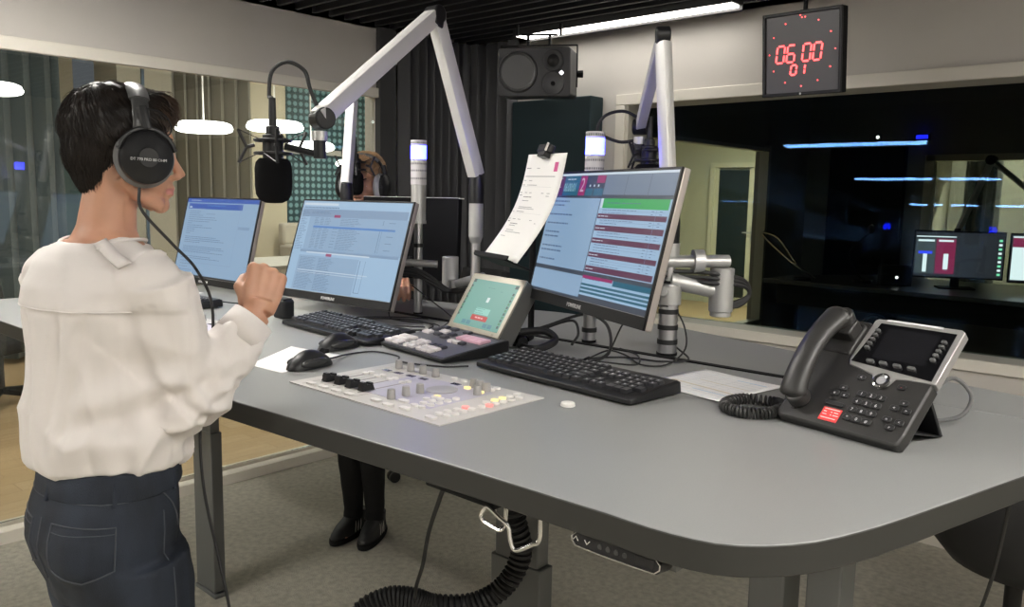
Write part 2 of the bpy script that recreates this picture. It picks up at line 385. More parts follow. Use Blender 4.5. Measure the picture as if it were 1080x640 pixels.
# ================================================================ NEWSROOM behind the left glass
NX = -8.2
structure('floor_newsroom', B().box((-6.25, 2.3, -.051), (4.7, 9.4, .1)), WOOD)
NW = mat('newsroom_wall', (.62, .57, .46), .8)
structure('wall_newsroom_far', B().box((NX-.05, -.2, 1.5), (.1, 6.4, 3.0)).box((NX-.05, 6.6, 2.88), (.1, 3.9, .24)).box((NX-.05, 6.6, .15), (.1, 3.9, .3)), NW)
structure('wall_newsroom_side', B().box((-5.9, 8.45, 1.5), (4.4, .1, 3.0)).box((-6.1, -2.35, 1.5), (4.6, .1, 3.0)).box((-3.98, 6.2, 1.5), (.02, 4.4, 3.0)) if False else B().box((-6.1, -2.35, 1.5), (4.6, .1, 3.0)), NW)
structure('ceiling_newsroom', B().box((-6.1, 2.3, 2.98), (4.7, 9.4, .1)), mat('newsroom_ceiling', (.55, .55, .53), .9))
structure('wall_newsroom_pilaster', B().box((NX+.12, 4.88, 1.5), (.24, .42, 3.0)), mat('cream_pillar', (.70, .64, .50), .75))
structure('wall_newsroom_column', B().box((NX+.3, 3.42, 1.5), (.5, .5, 3.0)), mat('grey_beige_column', (.42, .39, .33), .8))
# big window with a teal perforated screen
def lattice():
    m = mat('teal_lattice', (.06, .14, .16), .5)
    nt = m.node_tree; b = nt.nodes['Principled BSDF']
    tc = nt.nodes.new('ShaderNodeTexCoord'); vo = nt.nodes.new('ShaderNodeTexVoronoi'); vo.inputs['Randomness'].default_value = 0; vo.inputs['Scale'].default_value = 1; mp = nt.nodes.new('ShaderNodeMapping'); mp.inputs['Scale'].default_value = (0, 13, 13); mp.inputs['Location'].default_value = (0, 0, 0)
    rp = nt.nodes.new('ShaderNodeValToRGB'); rp.color_ramp.elements[0].position = .25; rp.color_ramp.elements[1].position = .42
    rp.color_ramp.elements[0].color = (.24, .42, .46, 1); rp.color_ramp.elements[1].color = (.03, .075, .09, 1)
    nt.links.new(tc.outputs['Object'], mp.inputs[0]); nt.links.new(mp.outputs[0], vo.inputs['Vector']); nt.links.new(vo.outputs['Distance'], rp.inputs[0]); nt.links.new(rp.outputs[0], b.inputs['Base Color']); return m
structure('window_3', B().box((NX-.03, 6.7, 1.55), (.02, 3.4, 2.5)), lattice())
mu = B()
for yy in (5.15, 6.1, 7.1): mu.box((NX+.02, yy, 1.55), (.06, .05, 2.5))
mu.box((NX+.02, 6.7, 2.0), (.06, 3.4, .06))
structure('trim_8', mu, mat('window_mullion', (.45, .44, .40), .5))
CUR2 = mat('taupe_curtain', (.20, .185, .15), .9, sheen=.3)
CUR3 = mat('blue_grey_curtain', (.10, .13, .145), .9, sheen=.3)
c2 = obj('curtain', curtain([(NX+.35, 3.66, 0), (NX+.35, 4.62, 0)], .05, 2.75, .04, .13, seed=3), CUR2, solid=.005, smooth=60); setp(c2, 'taupe pleated curtain behind the glass, between the beige column and cream pillar', 'curtain')
c3 = obj('curtain', curtain([(NX+.35, 1.85, 0), (NX+.35, 2.75, 0)], .05, 2.75, .045, .16, seed=8), CUR3, solid=.005, smooth=60); setp(c3, 'blue-grey curtain behind the glass at the far left of the newsroom', 'curtain')
structure('window_4', B().box((NX+.03, 2.98, 1.35), (.02, .6, 1.9)), mat('dusky_pane', (.12, .20, .21), .2))
PE = glow('pendant_glow', (1, .96, .88), 4, (.8, .8, .8))
for (x, y, z, lab) in ((-6.0, 3.12, 2.0, 'round white pendant lamp in the newsroom, just right of the woman\'s face'), (-5.62, 3.50, 2.02, 'round white pendant lamp behind the nearest hanging microphone'), (-6.5, 4.42, 1.945, 'round white pendant lamp below and right of the microphone cable loop'), (-7.6, 5.75, 1.86, 'small far pendant lamp left of the far presenter\'s head'), (-6.80, 1.92, 2.22, 'round white glowing disc at the far left edge, standing in for a lamp reflection')):  # the far left disc is added in place of a lamp reflected in the glass
    t = thing('pendant_lamp', lab, 'pendant lamp', (x, y, z), group='round pendant lamps in the newsroom')
    obj('shade', B().lathe([(.0, .045), (.17, .045), (.20, .032), (.215, .0), (.205, -.02), (.17, -.032), (.0, -.035)]), PE, t)
    c = obj('cord', B().cyl((0, 0, .04), (0, 0, 2.93-z), .006, seg=8), WHITE, t)
    obj('ceiling_rose', B().cyl((0, 0, 2.90-z), (0, 0, 2.93-z), .05), WHITE, t)
NL = glow('newsroom_fill_glow', (1, .93, .80), 12, (.8, .8, .8))  # glow of unseen panels added to brighten the newsroom
for (x, y) in ((-5.0, .6), (-5.0, 2.2), (-6.4, 4.8)):
    t = thing('ceiling_lamp', 'added unseen light panel brightening the newsroom', 'ceiling lamp', (x, y, 2.90), group='added newsroom light panels')
    obj('frame', B().box((0, 0, .012), (.64, .64, .025)), WHITE, t); obj('diffuser', B().box((0, 0, -.003), (.6, .6, .01)), NL, t)
# newsroom furniture glimpsed behind the glass
OAK = mat('light_oak', (.60, .46, .26), .5)
sb = thing('low_cabinet', 'light oak cabinet at the far left edge behind the glass', 'cabinet', (-5.45, 1.20, 0))
obj('body', B().box((0, 0, .60), (.40, .36, 1.2)), OAK, sb, bevel=.004); obj('door', B().box((.205, 0, .6), (.015, .34, 1.1)), OAK, sb); obj('base', B().box((0, 0, .02), (.38, .34, .04)), BLACKM, sb)
nd = thing('newsroom_desk', 'pale desk in the newsroom behind the left monitor', 'desk', (-5.6, 4.0, 0))
obj('tabletop', B().box((0, 0, .98), (.8, 1.7, .03)), mat('pale_laminate', (.5, .48, .43), .5), nd, bevel=.003)
for sx in (-1, 1):
    for sy in (-1, 1): obj('leg', B().box((sx*.35, sy*.78, .482), (.05, .05, .965)), SATIN, nd)
nm = thing('monitor', 'small black monitor seen between the left and middle screens', 'monitor', (-5.2, 3.55, .998), (0, 0, radians(-40)))
obj('screen', B().box((0, 0, .28), (.48, .03, .27)), BLACKM, nm, bevel=.003); obj('stand', B().box((0, .03, .08), (.06, .02, .16)).box((0, .02, .006), (.22, .16, .012)), BLACKM, nm)
sf = thing('sofa', 'cream upholstered bench against the far newsroom window', 'sofa', (-7.6, 5.7, 0))
CU = mat('cream_upholstery', (.62, .58, .50), .85)
obj('seat', B().rbox((0, 0, .72), (.5, 1.6, .5), .04), CU, sf, bevel=.03); obj('backrest', B().box((-.2, 0, 1.08), (.12, 1.6, .24)), CU, sf, bevel=.03); obj('base', B().box((0, 0, .235), (.45, 1.5, .47)), BLACKM, sf)

# ================================================================ CONTROL ROOM behind the right glass (unlit)
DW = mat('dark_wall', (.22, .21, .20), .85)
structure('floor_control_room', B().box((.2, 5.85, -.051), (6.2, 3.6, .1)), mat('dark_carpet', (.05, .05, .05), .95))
structure('floor_corridor', B().box((-5.6, 7.7, -.052), (5.3, 7.2, .1)), WOOD)
LX = -3.0
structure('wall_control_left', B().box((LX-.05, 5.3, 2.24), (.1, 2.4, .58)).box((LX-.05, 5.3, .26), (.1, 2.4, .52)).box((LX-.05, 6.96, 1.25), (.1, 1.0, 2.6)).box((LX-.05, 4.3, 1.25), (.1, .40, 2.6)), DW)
structure('trim_9', B().box((LX+.0, 6.43, 1.23), (.08, .045, 1.5)).box((LX, 5.45, 1.945), (.08, 2.0, .03)).box((LX, 5.45, .53), (.08, 2.0, .03)), mat('steel_frame', (.33, .33, .29), .4))
YF = 7.3
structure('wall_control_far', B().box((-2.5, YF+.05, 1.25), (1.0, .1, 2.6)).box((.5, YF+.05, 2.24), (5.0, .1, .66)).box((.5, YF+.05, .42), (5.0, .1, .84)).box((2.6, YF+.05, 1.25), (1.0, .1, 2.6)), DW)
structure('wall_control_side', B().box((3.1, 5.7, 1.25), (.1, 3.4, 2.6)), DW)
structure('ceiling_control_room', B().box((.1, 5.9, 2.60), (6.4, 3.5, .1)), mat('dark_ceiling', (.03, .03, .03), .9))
structure('trim_10', B().box((-1.975, YF-.01, 1.38), (.07, .04, 1.10)).box((0, YF-.01, 1.905), (4.0, .04, .05)), mat('lit_frame', (.52, .49, .40), .6))
structure('trim_11', B().box((-1.955, YF+.28, 1.38), (.03, .46, 1.10)).box((0, YF+.28, 1.915), (4.0, .46, .03)).box((0, YF+.28, .85), (4.0, .46, .03)), mat('lit_reveal', (.70, .66, .54), .6))
structure('window_5', B().box((0, YF+.06, 1.37), (3.9, .01, 1.08)), GL)
# room beyond that far window
structure('wall_beyond', B().box((-.2, 9.2, 1.4), (5.2, .1, 2.8)), mat('beyond_wall', (.52, .50, .42), .8))
structure('floor_beyond', B().box((-.2, 8.3, -.051), (5.2, 1.9, .1)), mat('beyond_carpet', (.2, .2, .18), .9))
structure('ceiling_beyond', B().box((-.2, 8.3, 2.65), (5.2, 1.9, .1)), mat('beyond_ceiling', (.3, .3, .3), .9))
structure('wall_beyond_side', B().box((-2.85, 8.3, 1.3), (.1, 1.9, 2.7)).box((2.45, 8.3, 1.3), (.1, 1.9, 2.7)), mat('beyond_wall', (.52, .50, .42), .8))
t = thing('ceiling_lamp', 'linear lamp in the lit room behind the dark control room', 'ceiling lamp', (-.6, 8.4, 2.57)); obj('housing', B().box((0, 0, .015), (1.5, .12, .03)), WHITE, t); obj('diffuser', B().box((0, 0, -.003), (1.45, .1, .01)), glow('beyond_glow', (1, .93, .78), 110), t)
c4 = obj('curtain', curtain([(-1.86, 7.9, 0), (-1.58, 7.9, 0)], .05, 2.5, .03, .07, seed=4), mat('grey_curtain', (.12, .12, .12), .9), solid=.004, smooth=60); setp(c4, 'grey curtain strip inside the lit far window', 'curtain')
ap = obj('acoustic_panel', B().box((0, 0, 0), (1.1, .08, 1.3)), mat('teal_dim', (.04, .075, .075), .9), loc=(-.95, 9.10, 1.3), bevel=.01); setp(ap, 'dim teal acoustic panel inside the lit far window', 'acoustic panel')
ap2 = obj('acoustic_panel', B().box((0, 0, 0), (.62, .08, 1.3)), BLACKM, loc=(-2.46, YF-.045, 1.35), bevel=.01); setp(ap2, 'black acoustic panel on the dark control room wall', 'acoustic panel')
# corridor wall and glazed door seen through the side window
CW = mat('corridor_wall', (.56, .56, .44), .8)
structure('wall_corridor', B().box((-5.6, 11.16, 1.4), (5.4, .1, 2.8)).box((-3.1, 9.4, 1.4), (.1, 3.5, 2.8)), CW)
DM = Matrix.Translation((-5.56, 11.08, 0))
DP = mat('door_frame_paint', (.66, .65, .52), .5)
dr = structure('door_1', B().box((-.40, 0, 1.0), (.07, .10, 2.06), DM).box((.40, 0, 1.0), (.07, .10, 2.06), DM).box((0, 0, 2.05), (.86, .10, .07), DM), DP)
obj('door_glass', B().box((-.06, 0, 1.05), (.48, .03, 1.86), DM), mat('dark_door_glass', (.025, .035, .038), .12), dr)
obj('door_leaf', B().box((.27, 0, 1.01), (.18, .05, 2.0), DM).box((-.335, 0, 1.01), (.07, .05, 2.0), DM).box((-.06, 0, .06), (.5, .05, .12), DM), DP, dr)
obj('door_handle', B().box((.26, -.035, 1.05), (.035, .012, .22), DM).cyl((.26, -.03, 1.08), (.26, -.08, 1.08), .010, M=DM).cyl((.26, -.08, 1.08), (.14, -.08, 1.08), .010, M=DM), SATIN, dr)
obj('wall_sign', B().box((-.05, -.03, 2.32), (.10, .02, .10), DM), SATIN, dr) if False else None
structure('ceiling_corridor', B().box((-5.5, 9.1, 2.75), (5.0, 4.2, .1)), CW)
structure('wall_corridor_side', B().box((-3.9, 4.35, 1.4), (.08, .5, 2.8)), CW)
t = thing('ceiling_lamp', 'corridor ceiling panel lamp', 'ceiling lamp', (-4.6, 9.2, 2.68)); obj('frame', B().box((0, 0, .01), (.5, .9, .02)), WHITE, t); obj('diffuser', B().box((0, 0, -.003), (.45, .85, .01)), glow('corridor_glow', (1, .98, .84), 42), t)
# control room furniture
cd = thing('control_desk', 'black control room desk behind the dark window', 'desk', (-.6, 5.9, 0), (0, 0, radians(-4)))
obj('tabletop', B().prism([(-2.0, -.35), (3.0, -.45), (3.0, .75), (-1.6, .75), (-2.0, .1)], .935, .965), mat('control_desk_top', (.05, .05, .052), .35), cd, bevel=.004)
for x in (-1.3, .6, 2.4): obj('leg', B().box((x, .2, .468), (.10, .10, .935)), BLACKM, cd)
obj('apron', B().box((.5, -.30, .86), (4.8, .03, .14)), BLACKM, cd)
ZC = .9652
def cmon(x, y, rz, label, kind):
    t = thing('monitor', label, 'monitor', (x, y, ZC), (0, 0, rz))
    obj('screen', B().box((0, 0, .23), (.55, .025, .32)), BLACKM, t, bevel=.003)
    ds = B(); ds.rect(-.267, .267, .082, .378, -.0131)
    if kind == 0:
        for mi, x0, x1, z0, z1 in ((1, -.262, -.14, .10, .335), (2, -.138, -.02, .10, .335), (3, -.262, -.02, .345, .352), (3, -.25, -.15, .315, .328), (3, -.125, -.035, .315, .328), (4, -.245, -.16, .232, .25), (3, -.215, -.19, .11, .235), (3, -.09, -.06, .13, .235), (1, -.262, -.02, .262, .266)):
            ds.mi = mi; ds.rect(x0, x1, z0, z1, -.0133-.0001*mi)
        for i in range(9): ds.mi = 3 if i % 2 else 5; ds.rect(.235, .255, .10+i*.028, .115+i*.028, -.0136)
    else:
        ds.mi = 3; ds.rect(-.26, .26, .09, .37, -.0133); ds.mi = 2; ds.rect(-.26, .1, .30, .36, -.0135)
    obj('display', ds, [glow('scr_dark', (.02, .022, .03), 1), glow('scr_slate', (.05, .065, .08), 1), glow('scr_maroon', (.20, .02, .07), 1), glow('scr_white', (.75, .85, .95), 1), glow('scr_blue', (.03, .06, .9), 1.2), glow('scr_green', (.2, .7, .45), 1)], t, smooth=0)
    obj('stand', B().box((0, .03, .07), (.05, .02, .14)).box((0, .03, .005), (.22, .16, .01)), BLACKM, t)
cmon(-1.42, 6.05, radians(25), 'switched-on monitor with blue and maroon meters behind the dark window', 0)
cmon(-.86, 6.12, radians(18), 'bright white monitor at the right edge behind the dark window', 1)
cl = thing('laptop', 'closed-up black device with a small white power ring beside the control room monitor', 'device', (-1.78, 5.95, ZC), (0, 0, radians(32)))
obj('case', B().box((0, 0, .07), (.20, .10, .14)), BLACKM, cl, bevel=.006); obj('power_ring', B().lathe([(.006, 0), (.009, 0), (.009, .001), (.006, .001)], Matrix.Translation((0, -.051, .06)) @ XZ, seg=16), glow('white_led', (1, 1, 1), 2.5), cl)
cmx = thing('microphone_boom', 'dark articulated arm on the control room desk behind the glass', 'microphone boom', (-1.49, 6.28, ZC))
obj('post', B().cyl((0, 0, 0), (0, 0, .40), .022), BLACKM, cmx); obj('lower_arm', B().tube([(0, 0, .38), (.17, .0, .865)], .022, 4, flat=.8), mat('arm_dim', (.30, .29, .27), .5, metal=.2), cmx); obj('upper_arm', B().tube([(.17, .0, .865), (.46, -.05, .62)], .022, 4, flat=.8), mat('arm_dim', (.30, .29, .27), .5, metal=.2), cmx); obj('elbow', B().cyl((.17, -.04, .865), (.17, .04, .865), .032), BLACKM, cmx)
cmc = thing('microphone', 'small dark microphone in a spider mount at the right edge behind the glass', 'microphone', (-.90, 6.33, 1.62)); obj('body', B().cyl((0, 0, 0), (0, 0, -.13), .025), BLACKM, cmc); obj('shock_mount', B().tube([(.05*cos(a), .05*sin(a), -.02) for a in [k*pi/5 for k in range(10)]], .004, 6, closed=True), BLACKM, cmc)
for (x, y, h, lab) in ((-2.35, 5.75, .42, 'folded boom arm lying low on the control room desk'), (-2.0, 5.95, .36, 'gooseneck talkback microphone on the control room desk')):
    t = thing('desk_microphone', lab, 'microphone', (x, y, ZC)); obj('base', B().cyl((0, 0, 0), (0, 0, .02), .06), BLACKM, t)
    obj('stem', B().tube(bez([(0, 0, .02), (-.06, 0, .10), (-.10, .02, h*.6), (.02, .03, h)], 16) if h < .4 else bez([(.1, 0, .02), (-.1, 0, .14), (-.32, 0, .32), (-.2, 0, .30), (-.05, 0, .12)], 16), .008, 8), CHROME if h > .4 else BLACKM, t)
    if h < .4: obj('capsule', B().ell((.03, .03, h+.02), (.022, .022, .035)), BLACKM, t)
for (x, lab) in ((-1.72, 'black headphones hanging below the control room desk'),):
    t = thing('headphones', lab, 'headphones', (x, 5.44, .72)); obj('headband', B().tube([(.085*sin(a), 0, .09*cos(a)) for a in [radians(-110+22*k) for k in range(11)]], .010, 8, flat=1.6), BLACK, t)
    for s in (-1, 1): obj('ear_cup', B().ell((s*.075, 0, -.045), (.022, .045, .05)), BLACK, t)
t = thing('signal_light', 'small blue glowing bar added high on the dark control room wall', 'signal light', (-2.05, YF-.012, 2.075)); obj('lens', B().box((0, -.02, 0), (.085, .02, .03)), glow('blue_spot_glow', (.01, .015, 1), 1.6), t); obj('backplate', B().box((0, 0, 0), (.11, .02, .05)), BLACKM, t)  # glowing bar added for the blue spot that shows in the dark glass
t = thing('indicator_lamp', 'tiny white point light left of the small blue light behind the dark glass', 'indicator light', (-2.40, YF-.012, 2.085)); obj('lens', B().ell((0, -.014, 0), (.013, .008, .013)), glow('white_led', (1, 1, 1), 2.5), t); obj('backplate', B().box((0, 0, 0), (.05, .02, .05)), BLACKM, t)
# ================================================================ DESK
T = 1.13
DTOP = mat('desk_laminate', (.262, .266, .262), .36, spec=.55, noise_s=400, noise_a=.03)
DEDGE = mat('desk_edge', (.026, .026, .023), .5)
LEGM = mat('desk_leg_grey', (.135, .14, .14), .42, metal=.2)
desk = thing('broadcast_desk', 'long grey height-adjustable broadcast desk with dark edges and a rounded near corner', 'desk', (-1.6, 1.4, 0))
front = [(-3.25, .757), (-1.5, .757), (-.80, .802), (-.56, .810)]
front += [tuple(bez([(-.56, .810, 0), (-.475, .811, 0), (-.405, .832, 0), (-.345, .895, 0), (-.306, .985, 0), (-.275, 1.09, 0)], 14)[k])[:2] for k in range(1, 15)]
railF = [(-.10, 1.735), (-3.25, 1.745)]
fp = front+[(-.145, 1.60)]+[railF[0]]+[railF[1]]
P2 = lambda ps: [(p[0], p[1]) for p in ps]
def slab(name, poly, par):
    b = B(); b.prism(P2(poly), T-.040, T); b.m = [1 if i != 1 else 0 for i in range(len(b.f))]
    return obj(name, b, [DTOP, DEDGE], par, world=True, bevel=.0025)
slab('desktop', fp, desk)
back = [(-3.25, 1.760), (-.56, 1.7515), (-.55, 1.7360), (-.10, 1.7351), (-.075, 1.885), (-.309, 1.945), (-.794, 2.065), (-1.319, 2.215), (-1.75, 2.18), (-2.35, 2.02), (-3.25, 1.98)]
slab('rear_desktop', back, desk)
obj('cable_rail', B().prism([(-3.25, 1.743), (-.55, 1.734), (-.55, 1.7515), (-3.25, 1.762)], T-.03, T+.0035), BLACKM, desk, world=True)
def leg(x, y, w, d, z1=T-.04, flange=True):
    b = B().box((x, y, (z1+.42)/2), (w*.86, d*.86, z1-.42)).box((x, y, .33), (w, d, .62))
    l = obj('leg', b, LEGM, desk, world=True, bevel=.004)
    obj('foot', B().box((x, y, .008), (w*1.12, d*1.15, .016)), LEGM, l, world=True, bevel=.003)
    return l
leg(-.615, 1.468, .082, .095); leg(-.508, 1.468, .074, .088)
leg(-1.245, 1.44, .16, .05); leg(-2.815, 1.44, .14, .045)
obj('crossbeam', B().box((-1.9, 1.47, 1.05), (2.6, .05, .06)).box((-.56, 1.4, 1.062), (.10, 1.0, .05)), LEGM, desk, world=True)
obj('cable_tray', B().box((-.84, .858, T-.050), (.15, .07, .018)), BLACKM, desk, world=True, bevel=.004)
# height control ------------------------------------------------------------
hc = obj('height_control', B().rbox((0, 0, 0), (.136, .022, .030), .0105, XZ), BLACK, desk, bevel=.002, loc=(-.552+1.6, .832-1.4, T-.053), rot=(radians(-8), 0, radians(1)))
rim = [(x*.066, -.0156, z*.0098) for x, z in [(-.9, -.9), (-1.0, -.3), (-1.0, .3), (-.9, .9), (-.4, 1), (.4, 1), (.9, .9), (1.0, .3), (1.0, -.3), (.9, -.9), (.4, -1), (-.4, -1)]]
obj('rim', B().tube(rim, .0011, 6, closed=True), CHROME, hc)
cb = B()
for k in range(4): cb.lathe([(0, 0), (.0034, 0), (.0034, .0012), (0, .0012)], Matrix.Translation((-.022+.0125*k, -.0150, 0)) @ XZ, seg=12)
obj('preset_button', cb, mat('soft_black', (.05, .05, .05), .3), hc)
ab = B()
for s, x in ((1, -.060), (-1, -.042)):
    ab.tube([(x-.004, -.0156, -.002*s), (x, -.0156, .003*s), (x+.004, -.0156, -.002*s)], .0006, 5)
obj('arrow_mark', ab, WHITE, hc); obj('display_window', B().rect(.030, .058, -.006, .006, -.0153), mat('dark_lens', (.01, .01, .012), .1), hc, smooth=0)
# wire hook under the edge -----------------------------------------------------
hk = thing('cable_hook', 'bent steel wire hook under the front desk edge', 'hook', (-.80, .87, T-.04))
W3 = [(-.757, .840, T-.041), (-.757, .838, T-.075), (-.760, .830, T-.088), (-.778, .820, T-.080), (-.785, .816, T-.072), (-.782, .818, T-.060), (-.774, .820, T-.055), (-.748, .818, T-.064), (-.735, .820, T-.072), (-.730, .820, T-.092), (-.722, .822, T-.104), (-.700, .832, T-.092), (-.692, .838, T-.083), (-.692, .838, T-.041)]
W3_old = [(-.805, .835, T-.041), (-.805, .835, T-.085), (-.815, .830, T-.100), (-.86, .80, T-.085), (-.872, .79, T-.075), (-.865, .795, T-.055), (-.85, .80, T-.048), (-.79, .815, T-.062), (-.765, .82, T-.078), (-.755, .82, T-.105), (-.745, .82, T-.118), (-.70, .835, T-.100), (-.693, .84, T-.085), (-.693, .84, T-.041)]
obj('wire', B().tube(bez(W3, 90), .0032, 8), CHROME, hk, world=True)
obj('mounting_plate', B().box((-.757, .845, T-.0435), (.03, .03, .005)).box((-.692, .85, T-.0435), (.03, .03, .005)), SATIN, hk, world=True)

# corrugated cable sleeve -----------------------------------------------------------
hs = thing('cable_sleeve', 'thick black spiral cable sleeve curling down from under the desk', 'cable sleeve', (-1.10, 1.25, .6))
hp = bez([(-1.185, 1.365, 1.085), (-1.195, 1.365, .95), (-1.200, 1.36, .80), (-1.182, 1.367, .70), (-1.205, 1.335, .62), (-1.254, 1.284, .578), (-1.32, 1.22, .574), (-1.355, 1.185, .590), (-1.40, 1.145, .590), (-1.445, 1.10, .55), (-1.46, 1.08, .45), (-1.45, 1.08, .20), (-1.42, 1.10, .025)], 300)
core = B().tube(hp, .021, 12); obj('core', core, BLACKM, hs, world=True)
spi = []; prev = None
for i, p in enumerate(hp):
    t = (hp[min(i+1, 300)]-hp[max(i-1, 0)]).normalized()
    u = V((.3, 1, .1)) if prev is None else prev
    u = (u-t*u.dot(t)).normalized(); prev = u; w = t.cross(u)
    for s in range(6):
        q = p.lerp(hp[min(i+1, 300)], s/6); a = 2*pi*(i+s/6)/3.6
        spi.append(q+(u*cos(a)+w*sin(a))*.0215)
obj('spiral_wrap', B().tube(spi, .0052, 5), RUBBER, hs, world=True)
# loose cables ------------------------------------------------------------------------
def cable(pts, label, r=.0022, n=60, group=None, m=None, plug=True):
    b = bez(pts, n); t = thing('cable', label, 'cable', tuple(b[0]), group=group)
    obj('cord', B().tube(b, r, 7), m or RUBBER, t, world=True)
    if plug:
        d = (b[0]-b[2]).normalized(); obj('plug', B().cyl(b[0]-d*.012, b[0]+d*.012, r*2.2, seg=8), BLACKM, t, world=True)
    return t
cable([(-.885, .862, T-.060), (-.915, .880, 1.055), (-.965, .912, 1.03), (-1.023, .952, .975), (-1.12, 1.018, .87), (-1.20, 1.075, .76), (-1.27, 1.12, .675), (-1.32, 1.16, .61)], 'thin black cable dropping from the under-desk tray to the cable sleeve', .0042)

# ================================================================ MONITORS
LCD = glow('lcd_blue', (.34, .52, .74), .28, rough=.35); LCD2 = glow('lcd_pale', (.38, .58, .80), .31, rough=.35); LCDG = glow('lcd_grey', (.20, .27, .38), .28)
def scr(name, c, s=.28): return glow(name, c, s, rough=.35)
MAG = scr('lcd_plum', (.13, .03, .09)); TEALS = scr('lcd_teal', (.03, .16, .25)); PINK = scr('lcd_magenta', (.40, .03, .17)); GRN = scr('lcd_green', (.03, .48, .12)); SLATE = scr('lcd_slate', (.05, .07, .11)); BLU = scr('lcd_royal', (.04, .13, .55)); TXT = scr('lcd_text', (.12, .20, .34)); BRITE = scr('lcd_white', (.75, .88, 1.0)); DRK = scr('lcd_black', (.010, .014, .02)); BLU2 = scr('lcd_link', (.08, .28, .72)); LINE = scr('lcd_line', (.26, .40, .60))
EDGE = mat('bezel_silver', (.42, .38, .35), .38, metal=.5)
def monitor(p, w, h, label, content, brand='POWERLINE', rise=0, depth=.018, btm=.026):
    x, y, z, yaw, tilt = p
    t = thing('monitor', label, 'monitor', (x, y, z), (-tilt, 0, yaw))
    obj('housing', B().box((0, .0035+depth/2, h/2), (w, depth, h)), EDGE, t, bevel=.003)
    obj('back_cover', B().box((0, depth+.016, h*.48), (w*.72, .030, h*.66)), BLACKM, t, bevel=.012)
    bz = B().box((0, .002, btm/2), (w, .006, btm)).box((0, .002, h-.003), (w, .006, .006)).box((-w/2+.003, .002, h/2), (.006, .006, h)).box((w/2-.003, .002, h/2), (.006, .006, h))
    obj('bezel', bz, BLACK, t, bevel=.001)
    obj('chin_line', B().box((0, -.0013, btm+.0005), (w-.01, .001, .0012)), mat('grey_line', (.22, .21, .20), .4), t)
    obj('brand_text', B(), SATIN, t) if False else text('brand_text', brand, .0125, mat('brand_silver', (.55, .55, .55), .4), t, Matrix.Translation((-.055, -.0015, .007)) @ XZ, bold=.0003)
    ds = content()
    obj('display', ds[0], ds[1], t, smooth=0)
    arm = obj('mount_plate', B().box((0, depth+.036, h*.5), (.11, .014, .11)).cyl((0, depth+.04, h*.5), (0, depth+.09, h*.5), .022), SATIN, t, bevel=.002)
    return t
def lines(b, r, x0, x1, z0, z1, dz, t=.0016, fill=(.4, 1), y=-.0007, para=0):
    z = z1; i = 0
    while z > z0:
        x = x0; L = (x1-x0)*r.uniform(*fill)
        while x < x0+L-.004:
            w = r.uniform(.006, .022); b.rect(x, min(x+w, x0+L), z-t, z, y); x += w+.0025
        z -= dz; i += 1
        if para and i % para == 0: z -= dz*1.4
def contentR():
    b = B(); m = [LCD, LCD2, MAG, TEALS, PINK, GRN, SLATE, LCDG, TXT, BRITE, DRK, LINE]; r = random.Random(2)
    def R(i, x0, x1, z0, z1, k=1): b.mi = i; b.rect(x0, x1, z0, z1, -.0002*k)
    w = .269
    R(6, -w, w, .026, .322, 0); R(9, -w, w, .3165, .3225)
    R(2, -w, -.2155, .266, .3155); R(3, -.2145, -.134, .268, .3155); R(4, -.133, -.1005, .268, .3155); R(6, -.0995, -.0135, .268, .3155)
    R(4, -.052, -.0135, .298, .3155, 2); R(3, -.098, -.062, .268, .285, 2); R(3, -.058, -.0135, .268, .285, 2)
    for x0, x1 in ((-.012, .081), (.0825, .174), (.1755, w)): R(7, x0, x1, .2705, .3155)
    R(0, -w, -.0165, .092, .262); R(6, -w, -.0165, .262, .267, 2)
    R(0, -w, -.0135, .033, .082)
    R(1, -.0135, w, .092, .262); R(5, .0, .262, .240, .262, 2); R(9, -.01, .0, .240, .262, 2)
    for z0, z1 in ((.216, .2275), (.188, .201), (.128, .139), (.095, .108), (.160, .172)): R(2, -.012, .264, z0, z1, 2)
    R(6, -.0135, w, .084, .093, 2); R(4, -.0125, .12, .078, .0845, 3); R(3, .122, w, .072, .084, 2)
    R(1, -.0125, w, .040, .084); R(3, .122, w, .072, .084, 2); R(4, -.0125, .12, .078, .085, 3)
    for z in (.062, .0535, .045): R(3, -.0125, w, z, z+.005, 2)
    R(6, -w, w, .026, .0375 if False else .032, 1)
    b.mi = 11
    for x0 in (.222,): b.rect(x0, x0+.0012, .112, .240, -.0005)
    for z in (.234, .209, .1825, .177, .155, .149, .122, .117): b.rect(.005, .255, z, z+.0008, -.0005)
    b.mi = 8
    for z0, z1 in ((.228, .240), (.201, .216), (.172, .188), (.139, .160), (.108, .128)):
        lines(b, r, .004, .20, z0+.001, z1-.003, .0065, .0013, (.3, .75), -.0008); lines(b, r, .205, .215, z0+.001, z1-.003, .0065, .0013, (1, 1), -.0008); lines(b, r, .235, .245, z0+.001, z1-.003, .0065, .0013, (1, 1), -.0008)
    for z in (.255, .245, .212+.01, .200, .178, .167, .143, .132, .11): lines(b, r, -.258, -.12, z-.003, z, .02, .0036, (.45, .9), -.0008)
    lines(b, r, .0, .11, .076, .078, .01, .0012, (.6, .9), -.0008)
    lines(b, r, .02, .25, .249, .253, .02, .002, (.6, .6), -.0008)
    b.mi = 9
    lines(b, r, -.26, -.222, .272, .312, .011, .0022, (.6, .95), -.0008); lines(b, r, -.2, -.15, .305, .309, .02, .002, (.9, .9), -.0008)
    for z in (.2215, .194, .133, .101, .166): lines(b, r, -.008, .04, z, z+.001, .01, .0018, (.7, 1), -.0008)
    for k in range(3): R(9, -.082+k*.02, -.076+k*.02, .289, .294, 4)
    return b, m
